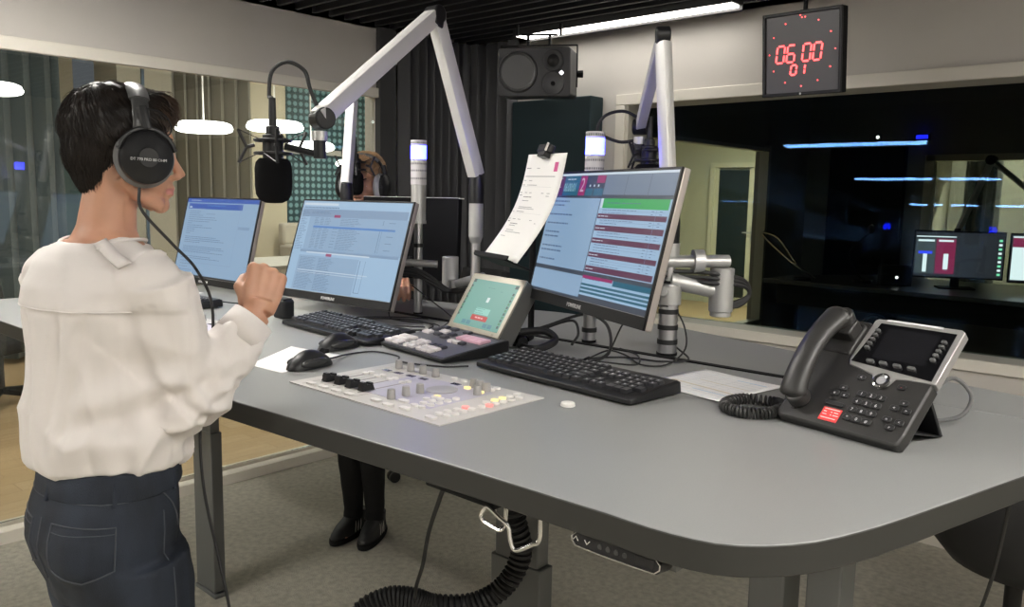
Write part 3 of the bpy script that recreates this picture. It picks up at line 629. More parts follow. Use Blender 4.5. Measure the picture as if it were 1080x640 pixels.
def contentM():
    b = B(); m = [LCD2, LCD, LCDG, TXT, BLU2, PINK, BRITE, LINE, SLATE]; r = random.Random(5)
    def R(i, x0, x1, z0, z1, k=1): b.mi = i; b.rect(x0, x1, z0, z1, -.0002*k)
    R(0, -.269, .269, .026, .337, 0)
    R(6, -.262, -.08, .322, .330); b.mi = 3
    for k in range(26): b.rect(-.258+k*.0072, -.2535+k*.0072, .3115, .316, -.0005)
    R(7, -.262, .262, .282, .309, 1); R(1, -.215, .269, .165, .165+.117, 1)
    R(5, -.088, -.056, .281, .290, 3); R(5, -.084, -.055, .148, .157, 3)
    R(4, -.187, .220, .244, .2505, 3); R(6, -.19, .13, .156, .160, 2); R(7, -.225, .262, .158, .168, 1)
    b.mi = 3; lines(b, r, -.262, -.215, .165, .300, .0055, .0014, (.4, .9), -.0007)
    for x0, x1 in ((-.185, -.16), (-.155, -.135), (-.13, -.10), (-.05, .06)):
        lines(b, r, x0, x1, .172, .243, .0052, .0013, (.7, 1), -.0007); lines(b, r, x0, x1, .256, .278, .0052, .0013, (.7, 1), -.0007)
    lines(b, r, -.08, -.052, .172, .243, .0104, .0013, (.7, 1), -.0007)
    for k in range(5): b.rect(.185, .215, .270-k*.022, .2715-k*.022, -.0007)
    b.rect(.150, .152, .172, .243, -.0007); b.rect(.160, .1612, .172, .243, -.0007); b.rect(.158, .160, .262, .278, -.0007)
    R(1, -.225, .085, .030, .147, 1); b.mi = 3
    lines(b, r, -.215, -.12, .034, .140, .0048, .0013, (.7, 1), -.0007); lines(b, r, -.115, -.03, .034, .140, .0048, .0013, (.6, 1), -.0007)
    R(6, -.215, .14, .095, .0975, 4); R(6, -.215, .12, .088, .0895, 4)
    b.mi = 3; b.rect(.092, .0945, .04, .144, -.0009); b.rect(.118, .1192, .04, .144, -.0009); b.rect(.092, .119, .0395, .041, -.0009)
    lines(b, r, -.21, -.06, .290, .300, .0055, .0014, (.6, .9), -.0008)
    return b, m
def contentL():
    b = B(); m = [LCD, BLU, LINE, TXT, LCD2, BRITE, DRK, BLU2]; r = random.Random(9); H = .353
    def R(i, x0, x1, z0, z1, k=1): b.mi = i; b.rect(x0, x1, z0, z1, -.0002*k)
    R(0, -.269, .269, .026, H, 0); R(1, -.269, .269, .336, H); R(1, -.252, .161, .309, .332); R(5, -.244, -.225, .313, .319, 3); R(6, -.269, .269, .026, .034, 2)
    b.mi = 7; lines(b, r, -.10, .06, .320, .325, .01, .003, (.8, .9), -.0008)
    b.mi = 5; lines(b, r, -.24, -.14, .343, .346, .01, .0025, (.8, .9), -.0008); lines(b, r, -.25, -.10, .0295, .031, .01, .0035, (.9, .9), -.0008)
    b.mi = 3; lines(b, r, -.235, .10, .205, .300, .0085, .002, (.1, .7), -.0007)
    lines(b, r, -.235, .09, .100, .192, .0075, .002, (.35, 1), -.0007, para=4); lines(b, r, -.235, -.1, .05, .09, .012, .002, (.3, .8), -.0007)
    b.mi = 2; b.rect(-.25, .15, .084, .0852, -.0007); b.rect(.150, .1512, .084, .335, -.0007); b.rect(.155, .235, .232, .244, -.0007); b.rect(-.10, -.03, .287, .291, -.0007)
    return b, m
monR = monitor((-1.104, 1.451, 1.267, -.432, .234), .55, .328, 'large tilted monitor on the right showing plum and teal programme tables', contentR)
monM = monitor((-2.157, 1.535, 1.175, .047, .31), .55, .343, 'middle monitor showing pale blue lists with one dark blue row', contentM)
monL = monitor((-3.073, 1.585, 1.149, .027, .244), .55, .359, 'left monitor showing a text page under a royal blue header bar', contentL)
text('display_text', '06:00:01', .0235, scr('lcd_cyan', (.35, .62, .75)), monR, Matrix.Translation((-.2115, -.001, .278)) @ XZ @ Matrix.Diagonal((.80, 1.25, 1, 1)), extrude=.0001)
text('display_text', '2', .048, scr('lcd_lilac', (.75, .50, .68)), monR, Matrix.Translation((-.127, -.001, .2775)) @ XZ @ Matrix.Diagonal((.85, 1, 1, 1)), extrude=.0001)
# black-backed far monitor facing the other presenter
fm = thing('monitor', 'black monitor seen from behind, left of the silver microphone pole', 'monitor', (-2.33, 2.02, 1.215), (radians(2), 0, radians(184)))
obj('housing', B().box((0, .012, .148), (.50, .020, .30)), mat('deep_black', (.003, .003, .004), .6, spec=.15), fm, bevel=.003); obj('edge', B().box((0, .006, .2975), (.50, .026, .004)), WHITE, fm)
obj('display', B().rect(-.24, .24, .015, .285, -.0005), DRK, fm, smooth=0)
obj('mount', B().box((0, .03, .05), (.06, .018, .06)), BLACKM, fm, bevel=.003)

# ---- monitor arms on rail poles --------------------------------------------------
def pole_arm(x, y, ztop, label, r=.0235):
    t = thing('monitor_stand', label, 'monitor stand', (x, y, T+.0035))
    obj('pole', B().cyl((x, y, T+.0035), (x, y, ztop), r, seg=28), SILVER, t, world=True)
    obj('base_ring', B().cyl((x, y, T+.004), (x, y, T+.010), r*1.12, seg=28), BLACKM, t, world=True)
    return t
a1 = pole_arm(-1.058, 1.768, 1.315, 'silver monitor arm on a strapped pole behind the right monitor', .0235)
for z in (1.245, 1.205, 1.168): obj('cable_strap', B().cyl((-1.058, 1.768, z-.006), (-1.058, 1.768, z+.006), .0255, seg=28), RUBBER, a1, world=True)
obj('collar', B().cyl((-1.058, 1.768, 1.262), (-1.058, 1.768, 1.312), .030, seg=28).cyl((-1.058, 1.745, 1.292), (-1.052, 1.728, 1.298), .012), SATIN, a1, world=True, bevel=.002)
obj('lower_link', B().tube([(-1.06, 1.768, 1.322), (-.985, 1.85, 1.300)], .026, 20, flat=.8), SATIN, a1, world=True)
obj('pivot', B().cyl((-.965, 1.862, 1.245), (-.965, 1.862, 1.355), .030, seg=28).cyl((-.965, 1.862, 1.233), (-.965, 1.862, 1.245), .026, seg=28), SATIN, a1, world=True, bevel=.002)
obj('upper_link', B().tube([(-.955, 1.872, 1.372), (-1.16, 1.66, 1.368), (-1.13, 1.60, 1.40)], .021, 20, flat=.75), SATIN, a1, world=True)
obj('cable_clip', B().cyl((-1.00, 1.825, 1.37), (-1.018, 1.807, 1.37), .030, seg=20), SATIN, a1, world=True)
cc = B()
for k in range(3):
    dz = -.012*k; cc.tube(bez([(-1.12, 1.70, 1.345+dz), (-1.03, 1.79, 1.345+dz), (-.965, 1.83, 1.342+dz), (-.925, 1.90, 1.325+dz*.6), (-.915, 1.915, 1.290), (-.93, 1.90, 1.262-dz*.5), (-.965, 1.87, 1.252-dz*.3)], 30), .0055, 8)
obj('cable', cc, RUBBER, a1, world=True)
a2 = pole_arm(-1.302, 1.768, 1.42, 'silver pole directly behind the right monitor carrying the second signal light', .0175)
for z in (1.168,): obj('cable_strap', B().cyl((-1.302, 1.768, z-.006), (-1.302, 1.768, z+.006), .0205, seg=28), RUBBER, a2, world=True)
a3 = pole_arm(-2.002, 1.768, 1.43, 'silver monitor arm on a pole behind the middle monitor', .0135)
for z in (1.36, 1.258): obj('cable_strap', B().cyl((-2.002, 1.768, z-.006), (-2.002, 1.768, z+.006), .017, seg=20), RUBBER, a3, world=True)
obj('upper_link', B().tube([(-2.11, 1.70, 1.305), (-1.985, 1.765, 1.302), (-1.945, 1.80, 1.300)], .012, 14), SATIN, a3, world=True)
obj('pivot', B().cyl((-2.02, 1.93, 1.205), (-2.02, 1.93, 1.315), .028, seg=28), SATIN, a3, world=True, bevel=.002)
obj('lower_link', B().tube([(-2.02, 1.93, 1.22), (-1.90, 1.84, 1.235), (-1.73, 1.79, 1.275)], .0155, 14).cyl((-1.90, 1.835, 1.215), (-1.90, 1.835, 1.25), .022), SATIN, a3, world=True)
cc = B()
for k in range(3): cc.tube(bez([(-2.10, 1.69, 1.285-.01*k), (-1.99, 1.735, 1.285-.01*k), (-1.94, 1.76, 1.265-.01*k), (-1.905, 1.80, 1.225-.004*k), (-1.87, 1.815, 1.215+.004*k), (-1.75, 1.79, 1.245-.004*k)], 30), .006, 8)
obj('cable', cc, RUBBER, a3, world=True)

# signal lights -----------------------------------------------------------------------
FROST = mat('frosted_tube', (.62, .60, .62), .4)
BLUE = glow('signal_blue_ring', (.020, .026, 1), 13, (.5, .5, .8))
def signal(x, y, zb, label, r=.0255):
    t = thing('signal_light', label, 'signal light', (x, y, zb))
    obj('stem', B().cyl((x, y, zb), (x, y, 1.555), r*.93, seg=32).cyl((x, y, zb), (x, y, zb+.01), r, seg=32), SATIN, t, world=True)
    obj('tube', B().cyl((x, y, 1.555), (x, y, 1.636), r, seg=32), FROST, t, world=True, bevel=.001)
    obj('top_cap', B().cyl((x, y, 1.680), (x, y, 1.696), r, seg=32), FROST, t, world=True, bevel=.001)
    obj('light_ring', B().cyl((x, y, 1.6365), (x, y, 1.6795), r*.985, seg=32), BLUE, t, world=True)
    rr = random.Random(3)
    for z in (1.688, 1.622, 1.600, 1.575):
        mk = B()
        a = -2.3
        while a < .7:
            da = rr.uniform(.08, .22); z0 = z-.0028
            mk.add([(x+(r+.0004)*cos(q), y+(r+.0004)*sin(q), zz) for q, zz in ((a, z0), (a+da, z0), (a+da, z0+.0056), (a, z0+.0056))], [(0, 1, 2, 3)]); a += da+.07
        obj('printed_marks', mk, mat('tube_print', (.22, .22, .25), .6), t, world=True, smooth=0)
signal(-2.002, 1.768, 1.43, 'cylindrical signal light with glowing blue ring on the pole behind the middle monitor')
signal(-1.302, 1.768, 1.42, 'cylindrical signal light with glowing blue ring above the right monitor')

# ================================================================ MICROPHONE ARMS
def beam(a, b_, w, d, m, par, name):
    a, b_ = V(a), V(b_); t = (b_-a).normalized(); s = t.cross(V((0, 0, 1))).normalized(); u = s.cross(t)
    M = Matrix.Translation(a) @ Matrix((s, u, t)).transposed().to_4x4(); L = (b_-a).length
    bb = B(); bb.rbox((0, 0, L/2), (w, d, L), min(w, d)*.10, M, 2)
    bb.box((0, d/2, L/2), (w*.25, .001, L*.98), M)
    return obj(name, bb, m, par, world=True, bevel=.0015)
def knuckle(c, axis, r, h, par, name='joint'):
    c, axis = V(c), V(axis).normalized(); return obj(name, B().cyl(c-axis*h/2, c+axis*h/2, r, seg=28), BLACK, par, world=True, bevel=.004)
def mic_arm(base, foot_r, zc, top, elbow, end, label, w=.034, d=.040, upper_w=.034, zb=None):
    zb = zb or T+.0035
    t = thing('microphone_boom', label, 'microphone boom', (base[0], base[1], zb)); x, y = base
    obj('post', B().cyl((x, y, zb), (x, y, zc), foot_r, seg=24), SILVER, t, world=True)
    obj('base_ring', B().cyl((x, y, zb), (x, y, zb+.006), foot_r*1.2, seg=28), BLACKM, t, world=True)
    obj('collar', B().cyl((x, y, zc), (x, y, top[2]-.085), foot_r*1.5, seg=24).cyl((x, y, zc-.02), (x, y, zc), foot_r*1.02, foot_r*1.5, seg=24), SATIN, t, world=True)
    obj('swivel', B().tube([(x, y, top[2]-.085), (x, y, top[2]-.03), tuple(V(top))], [.023, .023, .019], 20), BLACK, t, world=True)
    eV = V(elbow); beam(top, eV+(V(top)-eV).normalized()*.018, w, d, ALU, t, 'lower_arm'); beam(eV+(V(end)-eV).normalized()*.018, end, upper_w, d, ALU, t, 'upper_arm')
    s = (V(elbow)-V(top)).normalized().cross((V(end)-V(elbow)).normalized()).normalized()
    e = V(elbow); dn = ((V(top)-e).normalized()+(V(end)-e).normalized()).normalized()
    bb = B().cyl(e-s*w*.62, e+s*w*.62, d*.60, seg=24)
    M = Matrix.Translation(e+dn*d*.4) @ Matrix((s, dn, s.cross(dn))).transposed().to_4x4(); bb.box((0, 0, 0), (w*1.22, d*.9, d*.9), M)
    obj('elbow', bb, BLACK, t, world=True, bevel=.004)
    return t
def foam(name, c, r, h, par, m=BLACKM):
    return obj(name, B().lathe([(0, -h*.5), (r*.45, -h*.49), (r*.78, -h*.42), (r*.95, -h*.30), (r, -h*.1), (r, h*.28), (r*.93, h*.42), (r*.75, h*.5), (0, h*.5)], Matrix.Translation(c)), m, par, world=True)
FOAM = mat('black_foam', (.010, .010, .011), 1, spec=.1, bump=.8, bump_s=900)
def microphone(c, label, yaw=0, r=.043, h=.105, loop=None, head=None, s=1.0):
    """c: centre of foam. Hangs from head (end of arm)"""
    t = thing('microphone', label, 'microphone', tuple(c)); c = V(c); M = Matrix.Translation(c) @ Matrix.Rotation(yaw, 4, 'Z')
    foam('windshield', c, r, h, t, FOAM)
    zt = h/2
    obj('body', B().cyl((0, 0, zt-.01), (0, 0, zt+.055), .024, seg=24, M=M).cyl((0, 0, zt+.055), (0, 0, zt+.075), .016, seg=20, M=M), BLACK, t, world=True, bevel=.002)
    sm = B(); R_ = .052
    for z in (zt+.012, zt+.042): sm.tube([(R_*.8*cos(k*pi/8), R_*.8*sin(k*pi/8), z) for k in range(16)], .0035, 6, M=M, closed=True)
    for k in range(4):
        a = pi/4+k*pi/2; sm.tube([(R_*1.5*cos(a), R_*1.5*sin(a), zt-.012), (R_*1.15*cos(a), R_*1.15*sin(a), zt+.025), (R_*1.5*cos(a), R_*1.5*sin(a), zt+.065)], .0038, 6, M=M)
        sm.tube([(R_*.8*cos(a), R_*.8*sin(a), zt+.03), (R_*1.15*cos(a), R_*1.15*sin(a), zt+.025)], .004, 6, M=M)
        sm.tube([(R_*1.5*cos(a), R_*1.5*sin(a), zt+.065), (R_*.8*cos(a+.7), R_*.8*sin(a+.7), zt+.042)], .0013, 5, M=M)
        sm.tube([(R_*1.5*cos(a), R_*1.5*sin(a), zt-.012), (R_*.8*cos(a-.7), R_*.8*sin(a-.7), zt+.012)], .0013, 5, M=M)
    mo = obj('shock_mount', sm, BLACK, t, world=True)
    if head:
        hd = V(head)
        ft = B().cyl(hd+V((0, 0, .0)), hd+V((0, 0, -.034)), .0195, seg=20)
        obj('swivel_ring', B().cyl(hd+V((0, 0, -.030)), hd+V((0, 0, -.052)), .0185, seg=24), SATIN, t, world=True)
        obj('swivel_foot', B().cyl(hd+V((0, 0, -.052)), hd+V((0, 0, -.094)), .0150, seg=20), BLACK, t, world=True)
        lowp = hd+V((0, 0, -.085)); dirv = (M @ V((0, 0, zt+.035)))-lowp
        obj('swivel_bracket', B().tube([lowp, lowp+dirv*.35, lowp+dirv*.75], .008, 8), BLACK, t, world=True)
    if loop: obj('cable', B().tube(bez(loop, 50), .0048, 8), RUBBER, t, world=True)
    top = M @ V((0, 0, zt+.075)); obj('connector', B().cyl(top, top+V((0, 0, .065)), .0095, .008, seg=14), BLACK, t, world=True)
    return t
# arm 1 (nearest hanging microphone)
E1 = (-1.745, 1.600, 2.022); H1 = V((-1.655, 1.150, 1.697))
m1 = mic_arm((-1.74, 1.768), .0145, 1.40, (-1.742, 1.768, 1.585), E1, tuple(H1), 'tall aluminium microphone arm rising in the centre, reaching left to the foam microphone', w=.036, d=.042, upper_w=.040)
obj('label_tag', B().box((0, 0, 0), (.03, .001, .012)), WHITE, m1, world=True, loc=None) if False else None
knuckle(H1+V((-.004, .01, .0)), (1, -.2, 0), .026, .048, m1, 'end_joint')
C1 = V((-1.725, 1.068, 1.548))
microphone(C1, 'large foam-covered black microphone in a spider mount hanging near the standing woman', yaw=radians(20), head=tuple(H1), loop=[H1+V((-.01, 0, .03)), H1+V((-.02, -.012, .07)), H1+V((-.03, -.02, .11)), H1+V((-.055, -.05, .128)), H1+V((-.080, -.075, .105)), H1+V((-.083, -.082, .05)), C1+V((0, 0, .19)), C1+V((0, 0, .15))])
# arm 2 (behind right monitor)
E2 = (-1.118, 1.785, 1.925); H2 = V((-1.385, 2.105, 1.738))
m2 = mic_arm((-1.064, 1.771), .0165, 1.385, (-1.072, 1.773, 1.50), E2, tuple(H2), 'white aluminium microphone arm standing upright behind the right monitor', w=.028, d=.034, upper_w=.028, zb=1.3155)
knuckle(H2, (1, .4, 0), .024, .042, m2, 'end_joint')
C2_ = H2+V((.035, .0, -.165))
microphone(C2_, 'black microphone in a spider mount hanging behind the right monitor', yaw=.5, head=tuple(H2), loop=[H2+V((-.01, 0, .0)), H2+V((-.055, -.02, .012)), H2+V((-.085, -.03, -.02)), H2+V((-.06, -.02, -.06)), H2+V((-.0, .0, .04)), H2+V((.03, .0, .03)), C2_+V((0, 0, .19)), C2_+V((0, 0, .15))] if False else [H2+V((0, .01, .02)), H2+V((-.04, -.03, .045)), H2+V((-.085, -.065, .03)), H2+V((-.10, -.075, -.015)), H2+V((-.05, -.04, -.045)), H2+V((-.01, 0, -.04))])
# arm 3 (far presenter)
m3 = mic_arm((-2.385, 1.768), .0145, 1.40, (-2.385, 1.768, 1.56), (-2.415, 1.82, 1.880), (-2.665, 1.985, 1.687), 'far aluminium microphone arm in front of the far presenter', w=.032, d=.036)
H3 = V((-2.665, 1.985, 1.687)); knuckle(H3, (1, .5, 0), .022, .04, m3, 'end_joint')
microphone(H3+V((-.010, .040, -.125)), 'foam microphone in front of the far presenter\'s mouth', yaw=.2, head=tuple(H3), r=.034, h=.09)
# ================================================================ KEYBOARDS
KEYM = mat('key_black', (.028, .028, .032), .36, bump=.03, bump_s=500)
KPRINT = mat('key_print', (.50, .50, .52), .5)
def keyboard(loc, yaw, label):
    t = thing('keyboard', label, 'keyboard', loc, (0, 0, yaw), group='black desk keyboards')
    W, D = .456, .165
    b = B()
    prof = [(-D/2, .004), (-D/2, .014), (-D/2+.022, .0165), (D/2-.012, .030), (D/2-.002, .026), (D/2, .012), (D/2, .004)]
    vs = []; n = len(prof); xs = [-W/2, -W/2+.004, W/2-.004, W/2]
    for i, x in enumerate(xs):
        s = .94 if i in (0, 3) else 1
        for (y, z) in prof: vs.append((x, y*s, .004+(z-.004)*(.86 if i in (0, 3) else 1)))
    fs = [(i*n+k, (i+1)*n+k, (i+1)*n+(k+1) % n, i*n+(k+1) % n) for i in range(3) for k in range(n)]+[tuple(range(n)), tuple(range(3*n, 4*n))[::-1]]
    b.add(vs, fs); obj('case', b, BLACK, t, bevel=.002)
    ft = B()
    for x in (-.19, .19): ft.box((x, -.06, .002), (.03, .01, .004)).box((x, .068, .004), (.03, .01, .010))
    obj('foot', ft, RUBBER, t)
    slope = math.atan2(.030-.0165, D-.034); M0 = Matrix.Translation((0, -D/2+.022, .0168)) @ Matrix.Rotation(slope, 4, 'X')
    keys = []; u = .01905; x0 = -W/2+.012
    rows = [([1]*15, 0), ([1.5]+[1]*12+[1.5], 1), ([1.8]+[1]*11+[2.2], 2), ([1.3]+[1]*11+[2.7], 3), ([1.5, 1.2, 1.2, 6.2, 1.2, 1.2, 1.2, 1.3], 4)]
    zf = 0
    for kk, (ws, ri) in enumerate([([1]*13, -1)]+[(r[0], r[1]) for r in rows]):
        sc = 15/sum(ws) if ri >= 0 else 1; x = x0
        yy = .112-.0195*(ri+1)-(0 if ri < 0 else .003)
        for i, w in enumerate(ws):
            keys.append((x+w*sc*u/2, yy, w*sc*u-.0028, .0155)); x += w*sc*u
            if ri < 0 and i % 4 == 0: x += .0105
    nx = x0+15*u+.008
    for ri in (0, 1):
        for i in range(3): keys.append((nx+u*(i+.5), .112-.0195*(ri+1)-.003, u-.0028, .0155))
    keys.append((nx+u*1.5, .112-.0195*4-.003, u-.0028, .0155))
    for i in range(3): keys.append((nx+u*(i+.5), .112-.0195*5-.003, u-.0028, .0155))
    px = nx+3*u+.008
    for ri in range(5):
        for i in range(4):
            if (ri, i) in ((2, 3), (4, 3)): continue
            h = 1
            keys.append((px+u*(i+.5), .112-.0195*(ri+1)-.003, u-.0028, .0155))
    cache = {}
    first, rest = keys[:100], keys[100:]
    for (x, y, w, d) in first:
        k = round(w, 4)
        if k not in cache:
            kb = B(); kb.box((0, 0, .0036), (w, d, .0072), taper=.80)
            kb.mi = 1; kb.rect(-min(w*.22, .004), min(w*.02, .001), -.0008, .0042, 0, Matrix.Translation((0, 0, .00735)) @ Matrix.Rotation(radians(-90), 4, 'X'))
            me = kb.mesh('key', 30); me.materials.append(KEYM); me.materials.append(KPRINT); cache[k] = me
        o = bpy.data.objects.new('key', cache[k]); COL.objects.link(o); o.parent = t
        o.matrix_local = M0 @ Matrix.Translation((x, y, 0)); 
    if rest:
        kb = B()
        for (x, y, w, d) in rest: kb.box((x, y, .0036), (w, d, .0072), M0, taper=1)
        obj('key', kb, KEYM, t, kind='stuff')
    return t, slope
kbR, _ = keyboard((-1.052, 1.372, T+.0005), radians(-5.5), 'black keyboard in front of the right monitor, nearest to the phone')
kbM = tree_copy(kbR, (-1.875, 1.385, T+.0005), (0, 0, radians(-5)), 'black keyboard below the middle monitor, beyond the two mice')
kbL = tree_copy(kbR, (-2.785, 1.30, T+.0005), (0, 0, radians(0)), 'black keyboard below the left monitor, partly behind the standing woman')
hb = thing('hand_rest', 'small black rounded block on the desk just behind the raised wrist', 'desk item', (-2.225, 1.405, T+.0005))
obj('body', B().rbox((0, 0, .03), (.06, .05, .060), .015), BLACK, hb, bevel=.008); obj('top_cap', B().rbox((0, 0, .061), (.05, .04, .003), .012), RUBBER, hb)

# mice ---------------------------------------------------------------------------
def mouse(x, y, rz, label):
    t = thing('computer_mouse', label, 'mouse', (x, y, T+.0005), (0, 0, rz), group='black mice')
    def prof(u, v):
        a = u*2*pi; zz = v; r = 1
        yy = -.062+.124*v; e = sin(pi*min(max(v, .0), 1))**.45 if 0 < v < 1 else 0
        w = .031*e*(1+.12*cos(2*pi*v)); h = .038*e*(.78+.30*sin(pi*v**.8))
        return (w*cos(a), yy, max(0.001, h*max(0, sin(a))) if sin(a) > 0 else .001)
    obj('shell', B().grid(prof, 32, 20), BLACK, t, smooth=60)
    obj('scroll_wheel', B().cyl((-.004, .034, .030), (.004, .034, .030), .010, seg=16), RUBBER, t)
    obj('button_seam', B().box((0, .036, .0295), (.0012, .045, .010)), BLACKM, t)
    obj('side_panel', B().ell((.024, -.005, .014), (.008, .040, .011)).ell((-.024, -.005, .014), (.008, .040, .011)), mat('side_grip', (.03, .03, .03), .25), t)
    return t
ms1 = mouse(-1.545, 1.04, radians(8), 'black computer mouse nearest the front desk edge, left of the mixer panel')
ms2 = mouse(-1.690, 1.225, radians(4), 'black computer mouse beside the middle keyboard, further from the edge')
cable([(-1.556, 1.103, T+.010), (-1.600, 1.19, T+.003), (-1.583, 1.255, T+.003), (-1.50, 1.26, T+.003), (-1.453, 1.225, T+.003), (-1.39, 1.232, T+.003), (-1.33, 1.262, T+.003), (-1.297, 1.30, T+.004)], 'thin mouse cable winding between the mixer panel and the button keypad', .0021, plug=False)
cable([(-1.700, 1.290, T+.008), (-1.72, 1.40, T+.003), (-1.80, 1.48, T+.003), (-1.74, 1.60, T+.003), (-1.80, 1.72, T+.006)], 'mouse cable running back to the rail beside the middle keyboard', .0021, plug=False)

# papers ---------------------------------------------------------------------------------
def sheet(poly, z, label, marks=None, curl=0.0, cat='paper'):
    t = thing('paper_sheet', label, cat, (poly[0][0], poly[0][1], z))
    (ax_, ay_), (bx, by), (cx, cy), (dx, dy) = poly
    def fn(u, v):
        x = (ax_*(1-u)+bx*u)*(1-v)+(dx*(1-u)+cx*u)*v; y = (ay_*(1-u)+by*u)*(1-v)+(dy*(1-u)+cy*u)*v
        return (x, y, z+.0006+curl*(u**3+.3*v*v*(1-u)))
    obj('sheet', B().grid(fn, 12, 12), PAPER, t, world=True, solid=.0004)
    if marks:
        b = B(); b.mi = 0
        for (u0, v0, u1, v1, mi) in marks:
            b.mi = mi; q = []
            for (u, v) in ((u0, v0), (u1, v0), (u1, v1), (u0, v1)):
                p = fn(u, v); q.append((p[0], p[1], p[2]+.0006))
            b.add(q, [(0, 1, 2, 3)])
        obj('printed_table', b, [mat('print_grey', (.45, .46, .5), .8), mat('print_blue', (.45, .62, .78), .8), mat('print_ochre', (.75, .66, .50), .8)], t, world=True, smooth=0)
r = random.Random(4)
mk = [(.04, .05+.085*k, .96, .053+.085*k, 0 if k % 3 else 1) for k in range(11)]+[(.10+.16*k, .05, .103+.16*k, .90, 0) for k in range(6)]+[(.12, .30, .95, .33, 2), (.3, .55, .9, .565, 2), (.5, .2, .95, .215, 1), (.55, .83, .9, .845, 1)]
sheet([(-.948, 1.487), (-.730, 1.418), (-.690, 1.640), (-.905, 1.690)], T, 'printed schedule sheet with pale coloured lines between keyboard and phone', mk, .004)
sheet([(-.915, 1.55), (-.72, 1.52), (-.700, 1.662), (-.880, 1.69)], T-.0004 if False else T+.0001, 'second sheet peeking out under the printed schedule', None, .002) if False else None
sheet([(-1.66, .955), (-1.45 if False else -1.53, .96), (-1.595, 1.178), (-1.79, 1.150)], T, 'blank white sheet lying under the nearest mouse beside the woman\'s sleeve')
sheet([(-3.08, 1.41), (-2.93, 1.42), (-2.98, 1.53), (-3.14, 1.52)], T, 'small white note under the left monitor')
pk = thing('round_puck', 'small round white disc on the desk in front of the right keyboard', 'disc', (-.921, 1.190, T+.0003))
obj('disc', B().lathe([(0, 0), (.0125, 0), (.0135, .002), (.0135, .006), (.012, .0078), (0, .0078)]), WHITE, pk)
obj('base_ring', B().lathe([(.0, .0), (.0120, 0), (.0142, .0012), (.0140, .0026), (0, .0026)]), PAPER, pk)

